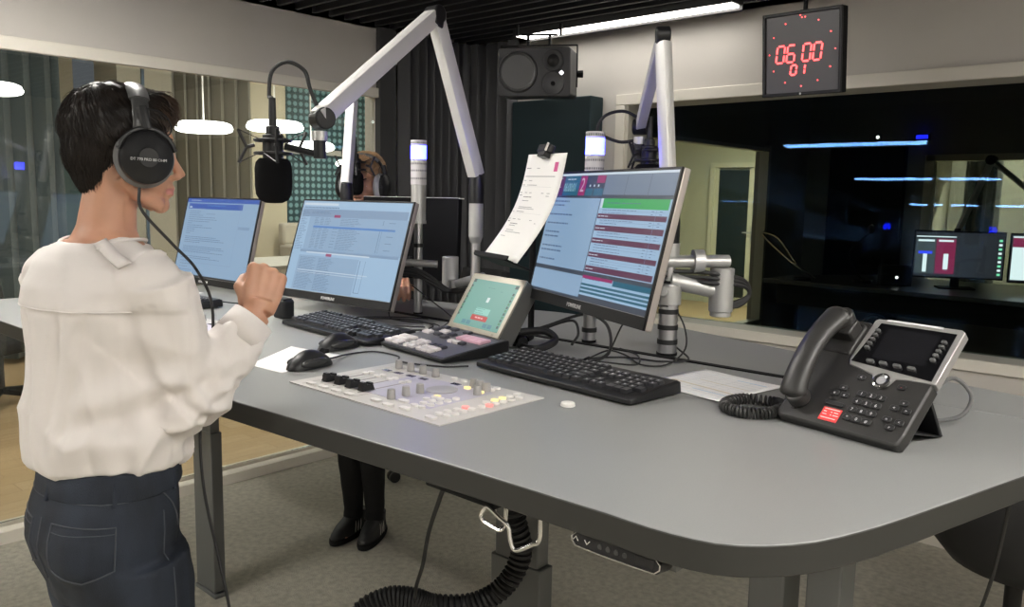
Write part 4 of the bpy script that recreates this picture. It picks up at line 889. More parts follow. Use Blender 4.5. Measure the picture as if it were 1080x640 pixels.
# ================================================================ MIXER PANELS
MXP = mat('mixer_panel', (.56, .54, .52), .45)
BTN = mat('button_white', (.74, .72, .69), .35)
BTNY = glow('button_yellow', (1, .72, .30), .35, (.7, .6, .3)); BTNR = glow('button_red', (1, .18, .14), .4, (.7, .3, .3))
KNB = mat('knob_grey', (.34, .33, .32), .45)
def mixer(x, y, label):
    t = thing('mixing_console', label, 'mixing console', (x, y, T+.0004), group='flush mixing consoles')
    W, D = .455, .280        # local origin: front-left corner
    obj('panel', B().box((W/2, D/2, .0012), (W, D, .0022)), MXP, t)
    obj('panel_inlay', B().box((W*.55, D*.52, .0027), (W*.50, D*.62, .0004)), mat('mixer_inlay', (.47, .45, .53), .4), t)
    ln = B()
    for k in range(4): ln.box((.052+.041*k, .105, .0030), (.004, .125, .0006))
    obj('fader_slot', ln, mat('slot_dark', (.26, .25, .24), .6), t)
    dv = B()
    for k in range(5): dv.box((.032+.041*k, .13, .0027), (.0008, .24, .0004))
    obj('divider_line', dv, mat('line_beige', (.42, .40, .37), .5), t)
    fk = B().box((0, 0, .006), (.018, .030, .011), taper=.8).box((0, -.008, .013), (.019, .010, .009), taper=.7).box((0, .009, .012), (.015, .006, .006)); fm_ = fk.mesh('fader_knob', 30); fm_.materials.append(BLACK)
    for k in range(4):
        o = bpy.data.objects.new('fader_knob', fm_); COL.objects.link(o); o.parent = t; o.location = (.052+.0395*k, .064+.002*(k % 2), .003)
    def inst(name, me, pts, z=.0028):
        for (px, py) in pts:
            o = bpy.data.objects.new(name, me); COL.objects.link(o); o.parent = t; o.location = (px, py, z)
    def bm(name, m, w=.017, d=.010, h=.0040):
        b = B().rbox((0, 0, h/2), (w, d, h), min(w, d)*.42, seg=3); me = b.mesh(name, 30); me.materials.append(m); return me
    big = bm('button', BTN, .026, .013); sm_ = bm('button', BTN, .015, .012); sy = bm('lit_button', BTNY, .015, .012); sr = bm('lit_button', BTNR, .015, .012)
    inst('button', big, [(.052+.0425*k, .018) for k in range(4)])
    inst('button', sm_, [(.050+.041*k, .158+.0*k) for k in range(4)]+[(.052+.041*k, .172) for k in range(4)])
    inst('button', big, [(.252, .026), (.295, .020), (.335, .026), (.292, .060)])
    inst('button', sm_, [(.330+.0*k, .054+.022*k) for k in range(4)]+[(.350, .054+.022*k) for k in range(5)]+[(.312, .078+.022*k) for k in range(1, 3)])
    inst('button', big, [(.415, .018)]); inst('button', sm_, [(.405, .046+.021*k) for k in range(2)]+[(.425, .046+.021*k) for k in range(4)]+[(.408, .088+.021*k) for k in range(1)])
    inst('lit_button', sr, [(.408, .110)]); inst('button', sm_, [(.425, .135)])
    inst('button', sm_, [(.408, .165), (.428, .170), (.428, .192), (.428, .214), (.428, .236), (.408, .232), (.408, .252)])
    inst('lit_button', sr, [(.428, .152)]); inst('lit_button', sy, [(.408, .188), (.408, .210), (.300, .222), (.345, .214), (.312, .128)])
    inst('button', sm_, [(.345, .246), (.345, .262), (.25, .262), (.22, .262)])
    kn = B().lathe([(0, 0), (.0085, 0), (.0085, .004), (.0075, .017), (.0068, .019), (0, .019)], seg=20); kn.box((0, -.006, .0192), (.0012, .004, .0006)); km = kn.mesh('rotary_knob', 30); km.materials.append(KNB)
    inst('rotary_knob', km, [(.053+.0405*k, .250) for k in range(4)]+[(.258, .058), (.258, .095), (.262, .128), (.300, .240), (.345, .232), (.350, .200), (.322, .236)])
    jg = B().lathe([(0, 0), (.032, 0), (.032, .002), (.028, .0028), (0, .0028)], seg=36); obj('jog_dial', jg, mat('dial_grey', (.36, .35, .36), .4), t, loc=(.275, .175, .003))
    obj('display', B().box((.053, .215, .0033), (.022, .012, .001)).box((.0935, .215, .0033), (.022, .012, .001)).box((.134, .215, .0033), (.022, .012, .001)).box((.1745, .215, .0033), (.022, .012, .001)).box((.256, .232, .0033), (.022, .013, .001)), mat('tiny_display', (.10, .09, .16), .2), t)
    return t
mixer(-1.444, .922, 'flush mixing console near the desk edge in front of the right keyboard')
mixer(-2.49, .935, 'flush white mixing console behind the woman\'s elbow, below the left keyboard')

# keypad base + touch panel ---------------------------------------------------------------
kp = thing('button_keypad', 'black wedge keypad with white and pink buttons below the touch panel', 'keypad', (-1.485, 1.395, T+.0005), (0, 0, radians(-8)))
b = B(); w, d = .285, .205
b.add([(-w/2+.012, -d/2+.01, 0), (w/2-.012, -d/2+.01, 0), (w/2, d/2, 0), (-w/2, d/2, 0), (-w/2, -d/2, .012), (w/2, -d/2, .012), (w/2, d/2, .038), (-w/2, d/2, .038)], [(3, 2, 1, 0), (4, 5, 6, 7), (0, 1, 5, 4), (1, 2, 6, 5), (2, 3, 7, 6), (3, 0, 4, 7)])
obj('case', b, BLACK, kp, bevel=.004)
sl = math.atan2(.026, d); MK = Matrix.Translation((0, 0, .0252)) @ Matrix.Rotation(sl, 4, 'X')
obj('deck', B().box((0, 0, .0008), (w-.014, d-.016, .0012), MK), mat('keypad_deck', (.10, .10, .11), .4), kp)
KW = mat('keypad_white', (.66, .62, .62), .35); KP = mat('keypad_pink', (.70, .42, .50), .35); KD = mat('keypad_dark', (.05, .05, .06), .35)
def kbt(x, y, w_, d_, m, name='button'):
    obj(name, B().box((x, y, .004), (w_, d_, .006), MK, taper=1).box((x, y, .0073), (w_*.82, d_*.8, .0016), MK), m, kp, bevel=.0006)
for i in range(4):
    kbt(-.123+.019*i*.0-.0, -.078+.022*i, .0+.030, .018, KW) if i < 3 else None
for i in range(3): kbt(-.088, -.078+.022*i, .030, .018, KW)
for i in range(3):
    for j in range(2): kbt(-.040+.024*j, -.080+.021*i, .019, .016, KW)
for i in range(3):
    for j in range(3): kbt(.020+.022*j, -.082+.019*i, .018, .015, KW if i < 2 else KD)
for j in range(4): kbt(.030+.0255*j, .045, .024, .034, KP, 'pink_button')
for j in range(3): kbt(.030+.022*j, .006, .018, .015, KW if j < 2 else KD)
for (x, y) in ((-.11, .03), (-.065, .055)): kbt(x, y, .030, .018, KW)
for (x, y) in ((-.11, .058), (-.06, .028), (-.02, .02), (-.02, .045), (-.10, .082), (-.06, .082), (.0, .08)): kbt(x, y, .024, .016, KD)
tp = thing('touch_panel', 'small silver-framed touch screen showing a turquoise page with a red bar', 'touch panel', (-1.474, 1.486, 1.170), (-.551, 0, -.218))
w, h = .242, .167
obj('frame', B().box((0, .002, h/2), (w, .006, h)), mat('champagne_frame', (.38, .355, .30), .30, metal=.8), tp, bevel=.0015)
obj('housing', B().box((0, .028, h/2), (w-.002, .046, h-.002)), mat('panel_side_grey', (.09, .09, .088), .45), tp, bevel=.002)
obj('stand', B().box((0, .075, .03), (.12, .06, .02)).box((0, .085, .07), (.12, .02, .06)), BLACKM, tp, bevel=.002)
TQ = scr('touch_turquoise', (.16, .40, .34), .35); b = B(); rr = random.Random(8)
def R_(i, x0, x1, z0, z1, k=1): b.mi = i; b.rect(x0, x1, z0, z1, -.0012-.0002*k)
R_(0, -.103, .107, .014, .150, 0); 
for i in range(11): R_(1+(i % 2), -.102, -.094, .040+.0085*i, .047+.0085*i); R_(1+(i % 2), .094, .102, .025+.0085*i*1.1, .032+.0085*i*1.1)
R_(1, -.102, -.090, .140, .149); R_(1, .092, .106, .138, .147)
R_(3, -.034, .040, .034, .049, 1); R_(4, -.030, .036, .052, .070, 1); R_(5, -.002, .010, .088, .102, 1)
for x in (-.066, -.044): R_(6, x, x+.018, .019, .030)
for x in (.034, .056): R_(6, x, x+.018, .019, .030)
b.mi = 7; lines(b, rr, -.03, .03, .052, .068, .006, .0012, (.6, 1), -.0018); lines(b, rr, -.02, .02, .125, .130, .01, .0012, (.6, 1), -.0018); lines(b, rr, .04, .06, .120, .124, .01, .0012, (.6, 1), -.0018)
b.mi = 8; lines(b, rr, -.015, .025, .0405, .044, .01, .004, (.9, 1), -.0018)
obj('display', b, [TQ, scr('touch_dark', (.01, .04, .04), .4), scr('touch_green', (.04, .22, .10), .4), scr('touch_red', (.50, .03, .03), .4), scr('touch_light', (.28, .60, .52), .4), scr('touch_white', (.75, .80, .80), .4), scr('touch_blue', (.05, .20, .27), .4), scr('touch_text', (.05, .20, .18), .4), scr('touch_pinktext', (.9, .5, .5), .4)], tp, smooth=0)
obj('frame_logo', B().rect(.088, .098, .003, .009, -.0014), mat('logo_grey', (.25, .24, .2), .4), tp, smooth=0)
tc = thing('cable', 'thick black cable bundle behind the touch panel', 'cable', (-1.33, 1.55, T+.01))
bu = B()
bu.tube(bez([(-1.37, 1.56, T+.045), (-1.32, 1.60, T+.05), (-1.285, 1.60, T+.03), (-1.30, 1.55, T+.012), (-1.36, 1.56, T+.008), (-1.42, 1.62, T+.008)], 30), .010, 8)
obj('cord', bu, RUBBER, tc, world=True); obj('sleeve', B().cyl((-1.36, 1.56, T+.018), (-1.41, 1.61, T+.018), .014), BLACKM, tc, world=True)
cable([(-1.40, 1.60, T+.03), (-1.37, 1.67, T+.05), (-1.33, 1.78, T+.075), (-1.24, 1.76, T+.06), (-1.13, 1.62, T+.02), (-1.135, 1.53, T+.004), (-1.20, 1.49, T+.004), (-1.27, 1.47, T+.004)], 'large cable loop arching between touch panel and right keyboard', .0042)
cable([(-1.39, 1.62, T+.02), (-1.40, 1.72, T+.04), (-1.36, 1.77, T+.055), (-1.31, 1.73, T+.03), (-1.30, 1.69, T+.006)], 'short black cable with a thick plug beside the large loop', .0038)
cable([(-1.17, 1.50, T+.004), (-1.15, 1.60, T+.004), (-1.10, 1.66, T+.004), (-1.02, 1.68, T+.004), (-.98, 1.74, T+.006), (-1.05, 1.80, T+.02)], 'thin cable lying behind the right keyboard toward the silver pole', .0024)
cable([(-1.16, 1.57, T+.004), (-1.19, 1.70, T+.004), (-1.12, 1.68, T+.004), (-1.03, 1.61, T+.004), (-.99, 1.66, T+.004), (-1.00, 1.76, T+.03), (-1.03, 1.79, T+.09), (-1.05, 1.745, T+.13), (-1.10, 1.66, T+.11), (-1.13, 1.62, T+.02)], 'tangled thin cable looping up behind the lower right monitor corner', .0022)
cable([(-1.08, 1.50, T+.02), (-1.04, 1.60, T+.004), (-1.10, 1.70, T+.004), (-1.18, 1.74, T+.006)], 'thin cable from the right keyboard to the rail', .0022, plug=False)
for (pts, lab) in (([(-2.01, 1.74, 1.29), (-2.04, 1.70, 1.22), (-2.02, 1.66, T+.01), (-1.93, 1.63, T+.004), (-1.80, 1.66, T+.004), (-1.72, 1.60, T+.004)], 'thin cable drooping from the middle pole to the desk'), ([(-2.00, 1.74, 1.23), (-1.93, 1.74, 1.20), (-1.80, 1.73, T+.02), (-1.70, 1.70, T+.004)], 'thin cable slanting right from the middle pole'), ([(-1.72, 1.52, T+.004), (-1.79, 1.64, T+.004), (-1.93, 1.66, T+.004), (-2.03, 1.56, T+.004), (-1.90, 1.53, T+.004), (-1.78, 1.60, T+.004)], 'flat tangle of thin cable left of the touch panel'), ([(-2.20, 1.43, T+.004), (-2.10, 1.54, T+.004), (-2.00, 1.66, T+.004), (-1.90, 1.72, T+.004)], 'thin cable behind the middle keyboard'), ([(-2.60, 1.37, T+.02), (-2.56, 1.48, T+.004), (-2.65, 1.58, T+.004), (-2.50, 1.62, T+.004)], 'thin cable behind the left keyboard')):
    cable(pts, lab, .0021, plug=False)

# document stand + document -------------------------------------------------------------------
xx, yy, zz, yw, ti = -1.345, 1.442, 1.375, -.405, .379
ds = thing('document_stand', 'black document stand with clip beside the right monitor', 'document stand', (xx, yy, zz), (-ti, 0, yw))
obj('back_plate', B().box((-.045, .070, .13), (.10, .004, .20)), BLACKM, ds, bevel=.002)
obj('ledge', B().box((-.01, .020, -.005), (.19, .075, .005)).box((-.005, -.017, .0), (.205, .003, .010)), BLACKM, ds, bevel=.001)
obj('clip', B().rbox((.0, .020, .292), (.060, .022, .020), .008).box((0, .03, .28), (.04, .04, .02)), BLACK, ds, bevel=.003)
obj('clip_lever', B().cyl((.024, .008, .283), (.034, .004, .300), .0028, seg=8), WHITE, ds)
AW = PMAT[ds].inverted(); obj('arm', B().tube([V((-.045, .073, .12)), AW @ V((-1.46, 1.63, 1.46)), AW @ V((-1.50, 1.755, 1.42)), AW @ V((-1.50, 1.755, 1.134))], .009, 10), BLACKM, ds)
dc = thing('document', 'curved A4 page clipped upright with a pink logo in its corner', 'document', (xx, yy, zz), (-ti, 0, yw))
def pg(u, v, off=0):
    s = v*.285; bend = .030*sin(pi*v*.95)*(1)+.0; return ((u-.5)*.21, .006+bend-off+.016*v*v, s-.004*u)
obj('page', B().grid(lambda u, v: pg(u, v), 8, 24), PAPER, dc, solid=.0005, smooth=80)
pb = B(); rr = random.Random(11)
def pq(u0, v0, u1, v1, mi):
    pb.mi = mi; pb.add([pg(u0, v0, .0012), pg(u1, v0, .0012), pg(u1, v1, .0012), pg(u0, v1, .0012)], [(0, 1, 2, 3)])
pq(.76, .845, .85, .925, 2); pq(.05, .80, .83, .806, 0)
for v, segs in ((.875, ((.04, .16, 1), (.32, .40, 0))), (.765, ((.04, .10, 0), (.18, .26, 0))), (.725, ((.03, .10, 0), (.16, .42, 0))), (.655, ((.0+.03, .08, 0), (.16, .22, 0), (.28, .34, 0), (.60, .66, 0), (.74, .82, 0))), (.63, ((.04, .10, 1), (.74, .82, 0))), (.615, ((.16, .38, 1),)), (.58, ((.16, .34, 0),)), (.52, ((.14, .50, 0),)), (.505, ((.14, .56, 0),)), (.475, ((.02, .07, 0), (.14, .34, 0))), (.40, ((.03, .08, 0), (.14, .22, 0), (.28, .36, 0), (.60, .66, 0))), (.375, ((.04, .10, 1), (.76, .80, 0))), (.355, ((.14, .34, 1),)), (.335, ((.14, .30, 0),)), (.29, ((.14, .34, 0),)), (.27, ((.14, .56, 0),)), (.225, ((.10, .22, 0),))):
    for (u0, u1, mi) in segs:
        u = u0
        while u < u1: pq(u, v-.003, min(u+.03, u1), v+.003, mi); u += .036
for v in (.71, .46): pq(.03, v, .80, v+.002, 3)
obj('printed_text', pb, [mat('print_dark', (.30, .30, .32), .8), mat('print_bold', (.10, .10, .11), .8), mat('logo_pink', (.62, .10, .28), .7), mat('print_rule', (.55, .55, .56), .8)], dc, smooth=0)
text('logo_text', '2', .019, PAPER, dc, Matrix.Translation((.0625, .0, .243)) @ Matrix.Translation((0, .0095, 0)) @ XZ, extrude=.0002)

# ================================================================ PHONE
PH = mat('phone_charcoal', (.028, .027, .026), .40, bump=.04, bump_s=700); PHS = mat('phone_silver', (.42, .41, .40), .36, metal=.5)
ph = thing('desk_phone', 'charcoal desk telephone with large dark display and red sticker', 'telephone', (-.469, 1.351, 1.145), (-.778, 0, -.243))
# body plate in local x (width), z (up the slope), y (depth behind face)
pl_ = [(-.128, -.002), (.092, -.002), (.098, .004), (.1005, .020), (.101, .122), (.100, .126), (-.054, .145), (-.0545, .222), (-.060, .229), (-.112, .229), (-.119, .222), (-.1335, .138), (-.1335, .006)]
XZb = Matrix.Rotation(radians(90), 4, 'X')
obj('body', B().prism(pl_, -.026, 0, XZb), PH, ph, bevel=.004)
obj('handset_cradle', B().prism([(-.120, .150), (-.062, .150), (-.060, .215), (-.068, .222), (-.112, .222), (-.120, .215)], -.030, .004, XZb).box((-.092, -.012, .195), (.05, .03, .035)), PH, ph, bevel=.004)
sp_ = [(-.052, .137), (-.049, .228), (-.045, .2325), (.099, .2335), (.1045, .229), (.1045, .124)]
sil = [(-.0565, .142), (-.052, .232), (-.047, .2365), (.100, .2375), (.107, .233), (.1065, .123), (.060, .1215), (.040, .1185), (.034, .104), (.020, .0935), (.006, .104), (-.002, .119), (-.030, .126), (-.052, .130)]
obj('display_surround', B().prism(sil, -.014, .0035, XZb), PHS, ph, bevel=.0015)
obj('display_glass', B().prism([(-.051, .1375), (-.0375, .2265), (.0965, .2265), (.098, .1265)], .0034, .0048, XZb), mat('phone_glass', (.006, .006, .007), .12), ph)
obj('display_screen', B().rect(-.0185, .0745, .152, .218, -.0050), mat('phone_lcd_off', (.012, .012, .014), .08), ph, smooth=0)
PK = mat('phone_key', (.022, .022, .023), .35); PKS = mat('phone_softkey', (.10, .10, .10), .3)
MF = Matrix.Translation((0, 0, 0))
def pkey(x, z, w_=.0165, h_=.0115, m=PK, name='key', glyph=None, r=.0035, hh=.0035, gs=.008, gm=None):
    o = obj(name, B().rbox((0, 0, 0), (w_, h_, hh), r, XZb), m, ph, bevel=.0008, loc=(x, -hh/2-.0002, z))
    if glyph: text('key_print', glyph, gs, gm or mat('phone_print', (.75, .75, .75), .5), o, Matrix.Translation((0, -hh/2-.0002, -gs*.36)) @ XZ, extrude=.0001, align='CENTER')
    return o
N = [['1', '2', '3'], ['4', '5', '6'], ['7', '8', '9'], ['*', '0', '#']]
for i in range(4):
    for j in range(3): pkey(.000+.0175*j-.0006*i, .0765-.0168*i, glyph=N[i][j])
for (x, z, g) in ((-.0365, .0800, '='), (-.0463, .0672, 'o'), (-.0276, .0663, 'x'), (.0750, .0765, 'v'), (.0640, .0640, '<'), (.0850, .0630, '>'), (.0624, .0405, 'n'), (.0840, .0395, '<'), (.0735, .0270, 'r')): pkey(x, z, .0150, .0105, glyph=g, gs=.0065)
pkey(-.017, .108, .014, .010, glyph='<', gs=.006); pkey(.0574, .1050, .014, .010, PK, 'end_call_key', '-', gs=.008, gm=mat('end_red', (.7, .1, .1), .5))
pkey(-.036, .0455, .036, .0085, PK, 'volume_key', None)
for k in range(5):
    pkey(-.0340-.0004*k, .2080-.0098*k, .0085, .0058, PKS, 'line_key', None, .002, .0100); pkey(.0858-.0006*k, .2045-.0096*k, .0085, .0058, PKS, 'line_key', None, .002, .0100)
for x in (-.0155, .0085, .0335, .0585): pkey(x, .1415, .0135, .0062, PKS, 'soft_key', None, .0025, .0104)
obj('navigation_ring', B().lathe([(.0085, 0), (.0085, .003), (.0115, .0042), (.0145, .003), (.0150, 0)], Matrix.Translation((.0203, -.0035, .1085)) @ XZb, seg=32), CHROME, ph)
obj('navigation_button', B().lathe([(0, 0), (.0082, 0), (.0078, .0030), (0, .0036)], Matrix.Translation((.0203, -.0035, .1085)) @ XZb, seg=28), mat('silver_button', (.50, .50, .52), .3, metal=.4), ph)
st = obj('red_sticker', B().box((-.0335, -.0006, .0235), (.035, .0008, .0265)), mat('sticker_red', (.85, .06, .06), .5), ph, label='red sticker with white print')
sb_ = B(); rr = random.Random(6)
for z, segs in ((.033, ((-.048, -.019),)), (.0275, ((-.048, -.042), (-.034, -.031), (-.028, -.020))), (.022, ((-.048, -.040), (-.0335, -.0305), (-.028, -.018))), (.015, ((-.048, -.020),))):
    for a, c in segs: sb_.rect(a, c, z, z+.0014, -.0012)
obj('sticker_print', sb_, PAPER, st, smooth=0)
obj('light_strip', B().box((.02, -.004, .2345), (.10, .002, .004)), mat('strip', (.7, .7, .7), .3), ph) 
# handset: arch resting on the left side
hc_ = [(-.104, -.020, .030), (-.105, -.030, .048), (-.106, -.040, .080), (-.106, -.046, .120), (-.104, -.046, .160), (-.100, -.042, .190), (-.096, -.037, .215)]
hb_ = bez(hc_, 30)
rs = [.0275-.0050*sin(pi*i/30) for i in range(31)]; rs[0] = .019; rs[1] = .0245; rs[-1] = .020; rs[-2] = .0245
hsn = obj('handset', B().tube(hb_, rs, 18, flat=.62, up=(0, -1, .2)), PH, ph, smooth=60)
obj('earpiece', B().tube([(-.090, -.044, .207), (-.091, -.010, .200)], [.0195, .0215], 20).tube([(-.091, -.012, .200), (-.091, -.004, .199)], [.020, .016], 20), PH, hsn, bevel=.003)
obj('mouthpiece', B().tube([(-.100, -.028, .036), (-.100, -.004, .038)], [.019, .0205], 20), PH, hsn, bevel=.003)
# stand foot
ftp = [V((.035, .020, .045)), V((.095, .020, .045))]
Wm = PMAT[ph]
def w2(x, y, z): return Wm.inverted() @ V((x, y, z))
R1, R2_ = Wm @ V((-.07, .024, .12)), Wm @ V((.085, .024, .12)); 
foot = B()
yaw_ = Matrix.Rotation(-.243, 3, 'Z'); back_dir = yaw_ @ V((0, 1, 0))
def fpl(a, b_, th=.006):
    d = back_dir*th
    foot.add([tuple(p) for p in (a[0], a[1], b_[1], b_[0], a[0]+d+V((0, 0, .004)), a[1]+d+V((0, 0, .004)), b_[1]+d+V((0, 0, .001)), b_[0]+d+V((0, 0, .001)))], [(0, 1, 2, 3), (7, 6, 5, 4), (0, 4, 5, 1), (1, 5, 6, 2), (2, 6, 7, 3), (3, 7, 4, 0)])
G1 = V((R1.x, R1.y, T+.001))+back_dir*.055; G2 = V((R2_.x, R2_.y, T+.001))+back_dir*.055
fpl((R1, R2_), (G1, G2)); fpl((Wm @ V((.02, .022, .035)), Wm @ V((.085, .022, .035))), (G1.lerp(G2, .55), G2), .005)
obj('stand_foot', foot, BLACK, ph, world=True, bevel=.001)
obj('rear_cable', B().tube(bez([tuple(Wm @ V((.08, .03, .10))), tuple(V((-.365, 1.585, T+.085))), tuple(V((-.335, 1.605, T+.055))), tuple(V((-.345, 1.58, T+.02))), tuple(V((-.40, 1.56, T+.006))), tuple(V((-.46, 1.60, T+.006)))], 30), .0038, 8), mat('grey_cord', (.12, .12, .12), .5), ph, world=True)
# coiled handset cord
cp_ = bez([tuple(Wm @ V((-.10, -.004, .018))), (-.612, 1.452, T+.012), (-.640, 1.47, T+.011), (-.690, 1.455, T+.011), (-.703, 1.405, T+.011), (-.685, 1.365, T+.011), (-.645, 1.355, T+.011), (-.612, 1.380, T+.011), (-.606, 1.415, T+.012), (-.598, 1.438, T+.012), tuple(Wm @ V((-.118, .010, .022)))], 200)
sp2 = []; prev = None
for i, p in enumerate(cp_):
    tt = (cp_[min(i+1, 200)]-cp_[max(i-1, 0)]).normalized(); u = V((0, 0, 1)) if prev is None else prev
    u = (u-tt*u.dot(tt)).normalized(); prev = u; w = tt.cross(u)
    k_ = 1.0 if 12 < i < 188 else .25
    for s in range(7):
        q = p.lerp(cp_[min(i+1, 200)], s/7); a = 2*pi*(i+s/7)/3.1; sp2.append(q+(u*cos(a)+w*sin(a))*.0088*k_)
obj('coiled_cord', B().tube(sp2, .0024, 6), PH, ph, world=True)

# ================================================================ CHAIRS
def castor_base(t, z=0, R=.30, rot=0, m=BLACK):
    for k in range(5):
        a = rot+2*pi*k/5; c, s = cos(a), sin(a)
        l = obj('base_arm', B().tube([(0, 0, .115), (R*c, R*s, .085)], [.026, .016], 8), m, t)
        obj('castor', B().cyl((R*c-.024*s, R*s+.024*c, .031), (R*c-.008*s, R*s+.008*c, .031), .030, seg=20).cyl((R*c+.008*s, R*s-.008*c, .031), (R*c+.024*s, R*s-.024*c, .031), .030, seg=20).cyl((R*c, R*s, .03), (R*c, R*s, .09), .008), RUBBER, l)
    obj('column', B().cyl((0, 0, .10), (0, 0, .42), .026), m, t)
def chair(x, y, rz, label, rot=0, zs=.50, arm=True, R=.30):
    t = thing('office_chair', label, 'chair', (x, y, 0), (0, 0, rz)); castor_base(t, rot=rot, R=R)
    obj('seat', B().rbox((0, 0, zs-.04), (.50, .48, .09), .09), mat('chair_fabric', (.018, .018, .019), .9, bump=.3, bump_s=400), t, bevel=.025)
    obj('seat_plate', B().box((0, 0, zs-.10), (.22, .22, .04)), BLACKM, t)
    obj('backrest', B().grid(lambda u, v: ((u-.5)*.46*(1-.15*v*v), -.22-.05*v+.07*(2*u-1)**2, zs+.10+.52*v), 12, 14), mat('chair_fabric', (.018, .018, .019), .9), t, solid=.045, smooth=80)
    obj('back_support', B().tube([(0, -.08, zs-.09), (0, -.27, zs-.06), (0, -.29, zs+.25)], .02, 10), BLACK, t)
    return t
chair(-3.15, 3.04, radians(170), 'black office chair behind the desk, only its castors showing beside the far presenter', rot=radians(82.6), R=.35)
chair(-6.35, 1.75, radians(30), 'black office chair in the newsroom at the far left edge', rot=radians(10))
# shell chair at the lower right
sc_ = thing('office_chair', 'black shell chair tucked under the right end of the desk', 'chair', (-.44, 2.93, 0))
def shell(u, v):
    a = (u-.5)*2; x = a*.27*(1-.12*v); y = -.26+.50*v if v < .62 else .05+(.31*(v-.62)/.38)
    z = .43+.05*a*a+.02*(1-v) if v < .62 else .43+.05*a*a+.50*((v-.62)/.38)**1.2
    return (x, y, z)
obj('shell', B().grid(lambda u, v: ((lambda r_, z_: (r_*cos(2*pi*u), r_*sin(2*pi*u), z_+(.16*max(0, -cos(2*pi*u-.8))*v**2)))([.005, .10, .19, .245, .275, .285, .285][int(round(v*6))], [.365, .368, .385, .43, .50, .58, .70][int(round(v*6))])), 40, 6), mat('chair_shell', (.012, .012, .013), .6), sc_, solid=.02, smooth=80)
obj('seat_cushion', B().ell((0, 0, .47), (.235, .235, .05)), BLACKM, sc_)
castor_base(sc_, rot=radians(30)); obj('lever', B().cyl((.05, -.1, .38), (.20, -.22, .38), .006), BLACK, sc_)
cable([(-.26, 1.60, 1.085), (-.27, 1.66, .98), (-.30, 1.74, .80), (-.36, 1.90, .60), (-.46, 2.1, .35), (-.52, 2.25, .012)], 'thin cable hanging from the desk in front of the shell chair', .0035, plug=False)
ub = thing('equipment_tray', 'black cable tray and brackets under the far left end of the desk', 'tray', (-2.95, 1.05, .96)); obj('tray', B().box((0, .1, .06), (.62, .22, .09)), BLACKM, ub, bevel=.004); obj('bracket', B().box((-.2, .1, .114), (.03, .2, .030)).box((.2, .1, .114), (.03, .2, .030)), SATIN, ub)
# ================================================================ PEOPLE
from mathutils.bvhtree import BVHTree
SKIN = mat('skin', (.54, .29, .19), .48, noise_s=25, noise_a=.06, bump=.06, bump_s=500)
SKIN.node_tree.nodes['Principled BSDF'].inputs['Subsurface Weight'].default_value = .12
SKIN.node_tree.nodes['Principled BSDF'].inputs['Subsurface Radius'].default_value = (.01, .004, .002)
LIPS = mat('lips', (.50, .20, .17), .4)
def frame(o, z, n):
    z = V(z).normalized(); n = V(n); n = (n-z*n.dot(z)).normalized(); x = n.cross(z)
    return Matrix.Translation(o) @ Matrix((x, n, z)).transposed().to_4x4()
def hand(b, M, mirror=1, curls=((70, 85, 60),)*4, thumb='fist', s=1.0):
    """x = thumb side * mirror, y = back of hand, z = towards knuckles"""
    S = Matrix.Diagonal((mirror*s, s, s, 1)); M = M @ S
    X = (.0285, .0095, -.0095, -.027); L = (.083, .086, .081, .073)
    b.ell((0, -.003, .045), (.036, .015, .048), M)
    b.ell((.026, -.012, .032), (.018, .017, .030), M)
    FL = ((.040, .025, .019), (.044, .028, .020), (.040, .026, .019), (.032, .020, .017))
    for i in range(4):
        b.tube([(X[i]*.55, 0, .004), (X[i]*.85, .003, L[i]*.55), (X[i], .003, L[i])], [.014, .0125, .0112], 12, M)
        b.ell((X[i], .0045, L[i]), (.0108, .0108, .0108), M, 12, 8)
        p = V((X[i], .002, L[i])); a = 0; r0 = .0100 if i < 3 else .0088
        for k in range(3):
            a += radians(curls[i][k]); q = p+V((0, -sin(a), cos(a)))*FL[i][k]
            b.tube([p, q], [r0*(1-.08*k), r0*(.94-.08*k)], 12, M); b.ell(tuple(q), (r0*(.95-.08*k),)*3, M, 12, 8); p = q
    if thumb == 'fist': T_ = [(.024, -.008, .022), (.044, -.020, .048), (.040, -.040, .070), (.020, -.050, .076)]
    else: T_ = [(.022, -.008, .018), (.046, -.018, .042), (.058, -.026, .064), (.062, -.034, .084)]
    b.tube(T_, [.0145, .0125, .0108, .0095], 12, M); b.ell(T_[-1], (.0095,)*3, M, 12, 8); b.ell(T_[2], (.0112,)*3, M, 12, 8)
def head_shapes(b, H, s=1.0):
    M = H @ Matrix.Diagonal((s, s, s, 1))
    b.ell((0, -.014, .030), (.072, .092, .079), M, 28, 18); b.ell((0, .022, -.005), (.061, .070, .086), M, 28, 18)
    b.ell((0, .036, -.064), (.050, .048, .046), M); b.ell((0, .070, -.106), (.022, .018, .018), M)
    b.tube([(.048, -.012, -.055), (.044, .022, -.088), (.022, .066, -.110)], [.017, .016, .014], 10, M); b.tube([(-.048, -.012, -.055), (-.044, .022, -.088), (-.022, .066, -.110)], [.017, .016, .014], 10, M)
    b.tube([(0, .086, .004), (0, .0935, -.020), (0, .108, -.046), (0, .1115, -.052)], [.008, .0085, .0105, .0105], 12, M)
    for q in (-1, 1):
        b.ell((q*.011, .098, -.053), (.008, .010, .007), M, 12, 8)
        b.ell((q*.030, .072, .010), (.022, .014, .009), M); b.ell((q*.038, .058, -.030), (.022, .020, .018), M)
        b.ell((q*.070, -.004, -.018), (.008, .020, .032), M)
    b.ell((0, .083, .020), (.030, .010, .016), M)
    b.ell((0, .0865, -.0735), (.021, .012, .0062), M); b.ell((0, .0850, -.0855), (.019, .011, .0068), M); b.ell((0, .078, -.066), (.024, .014, .012), M)
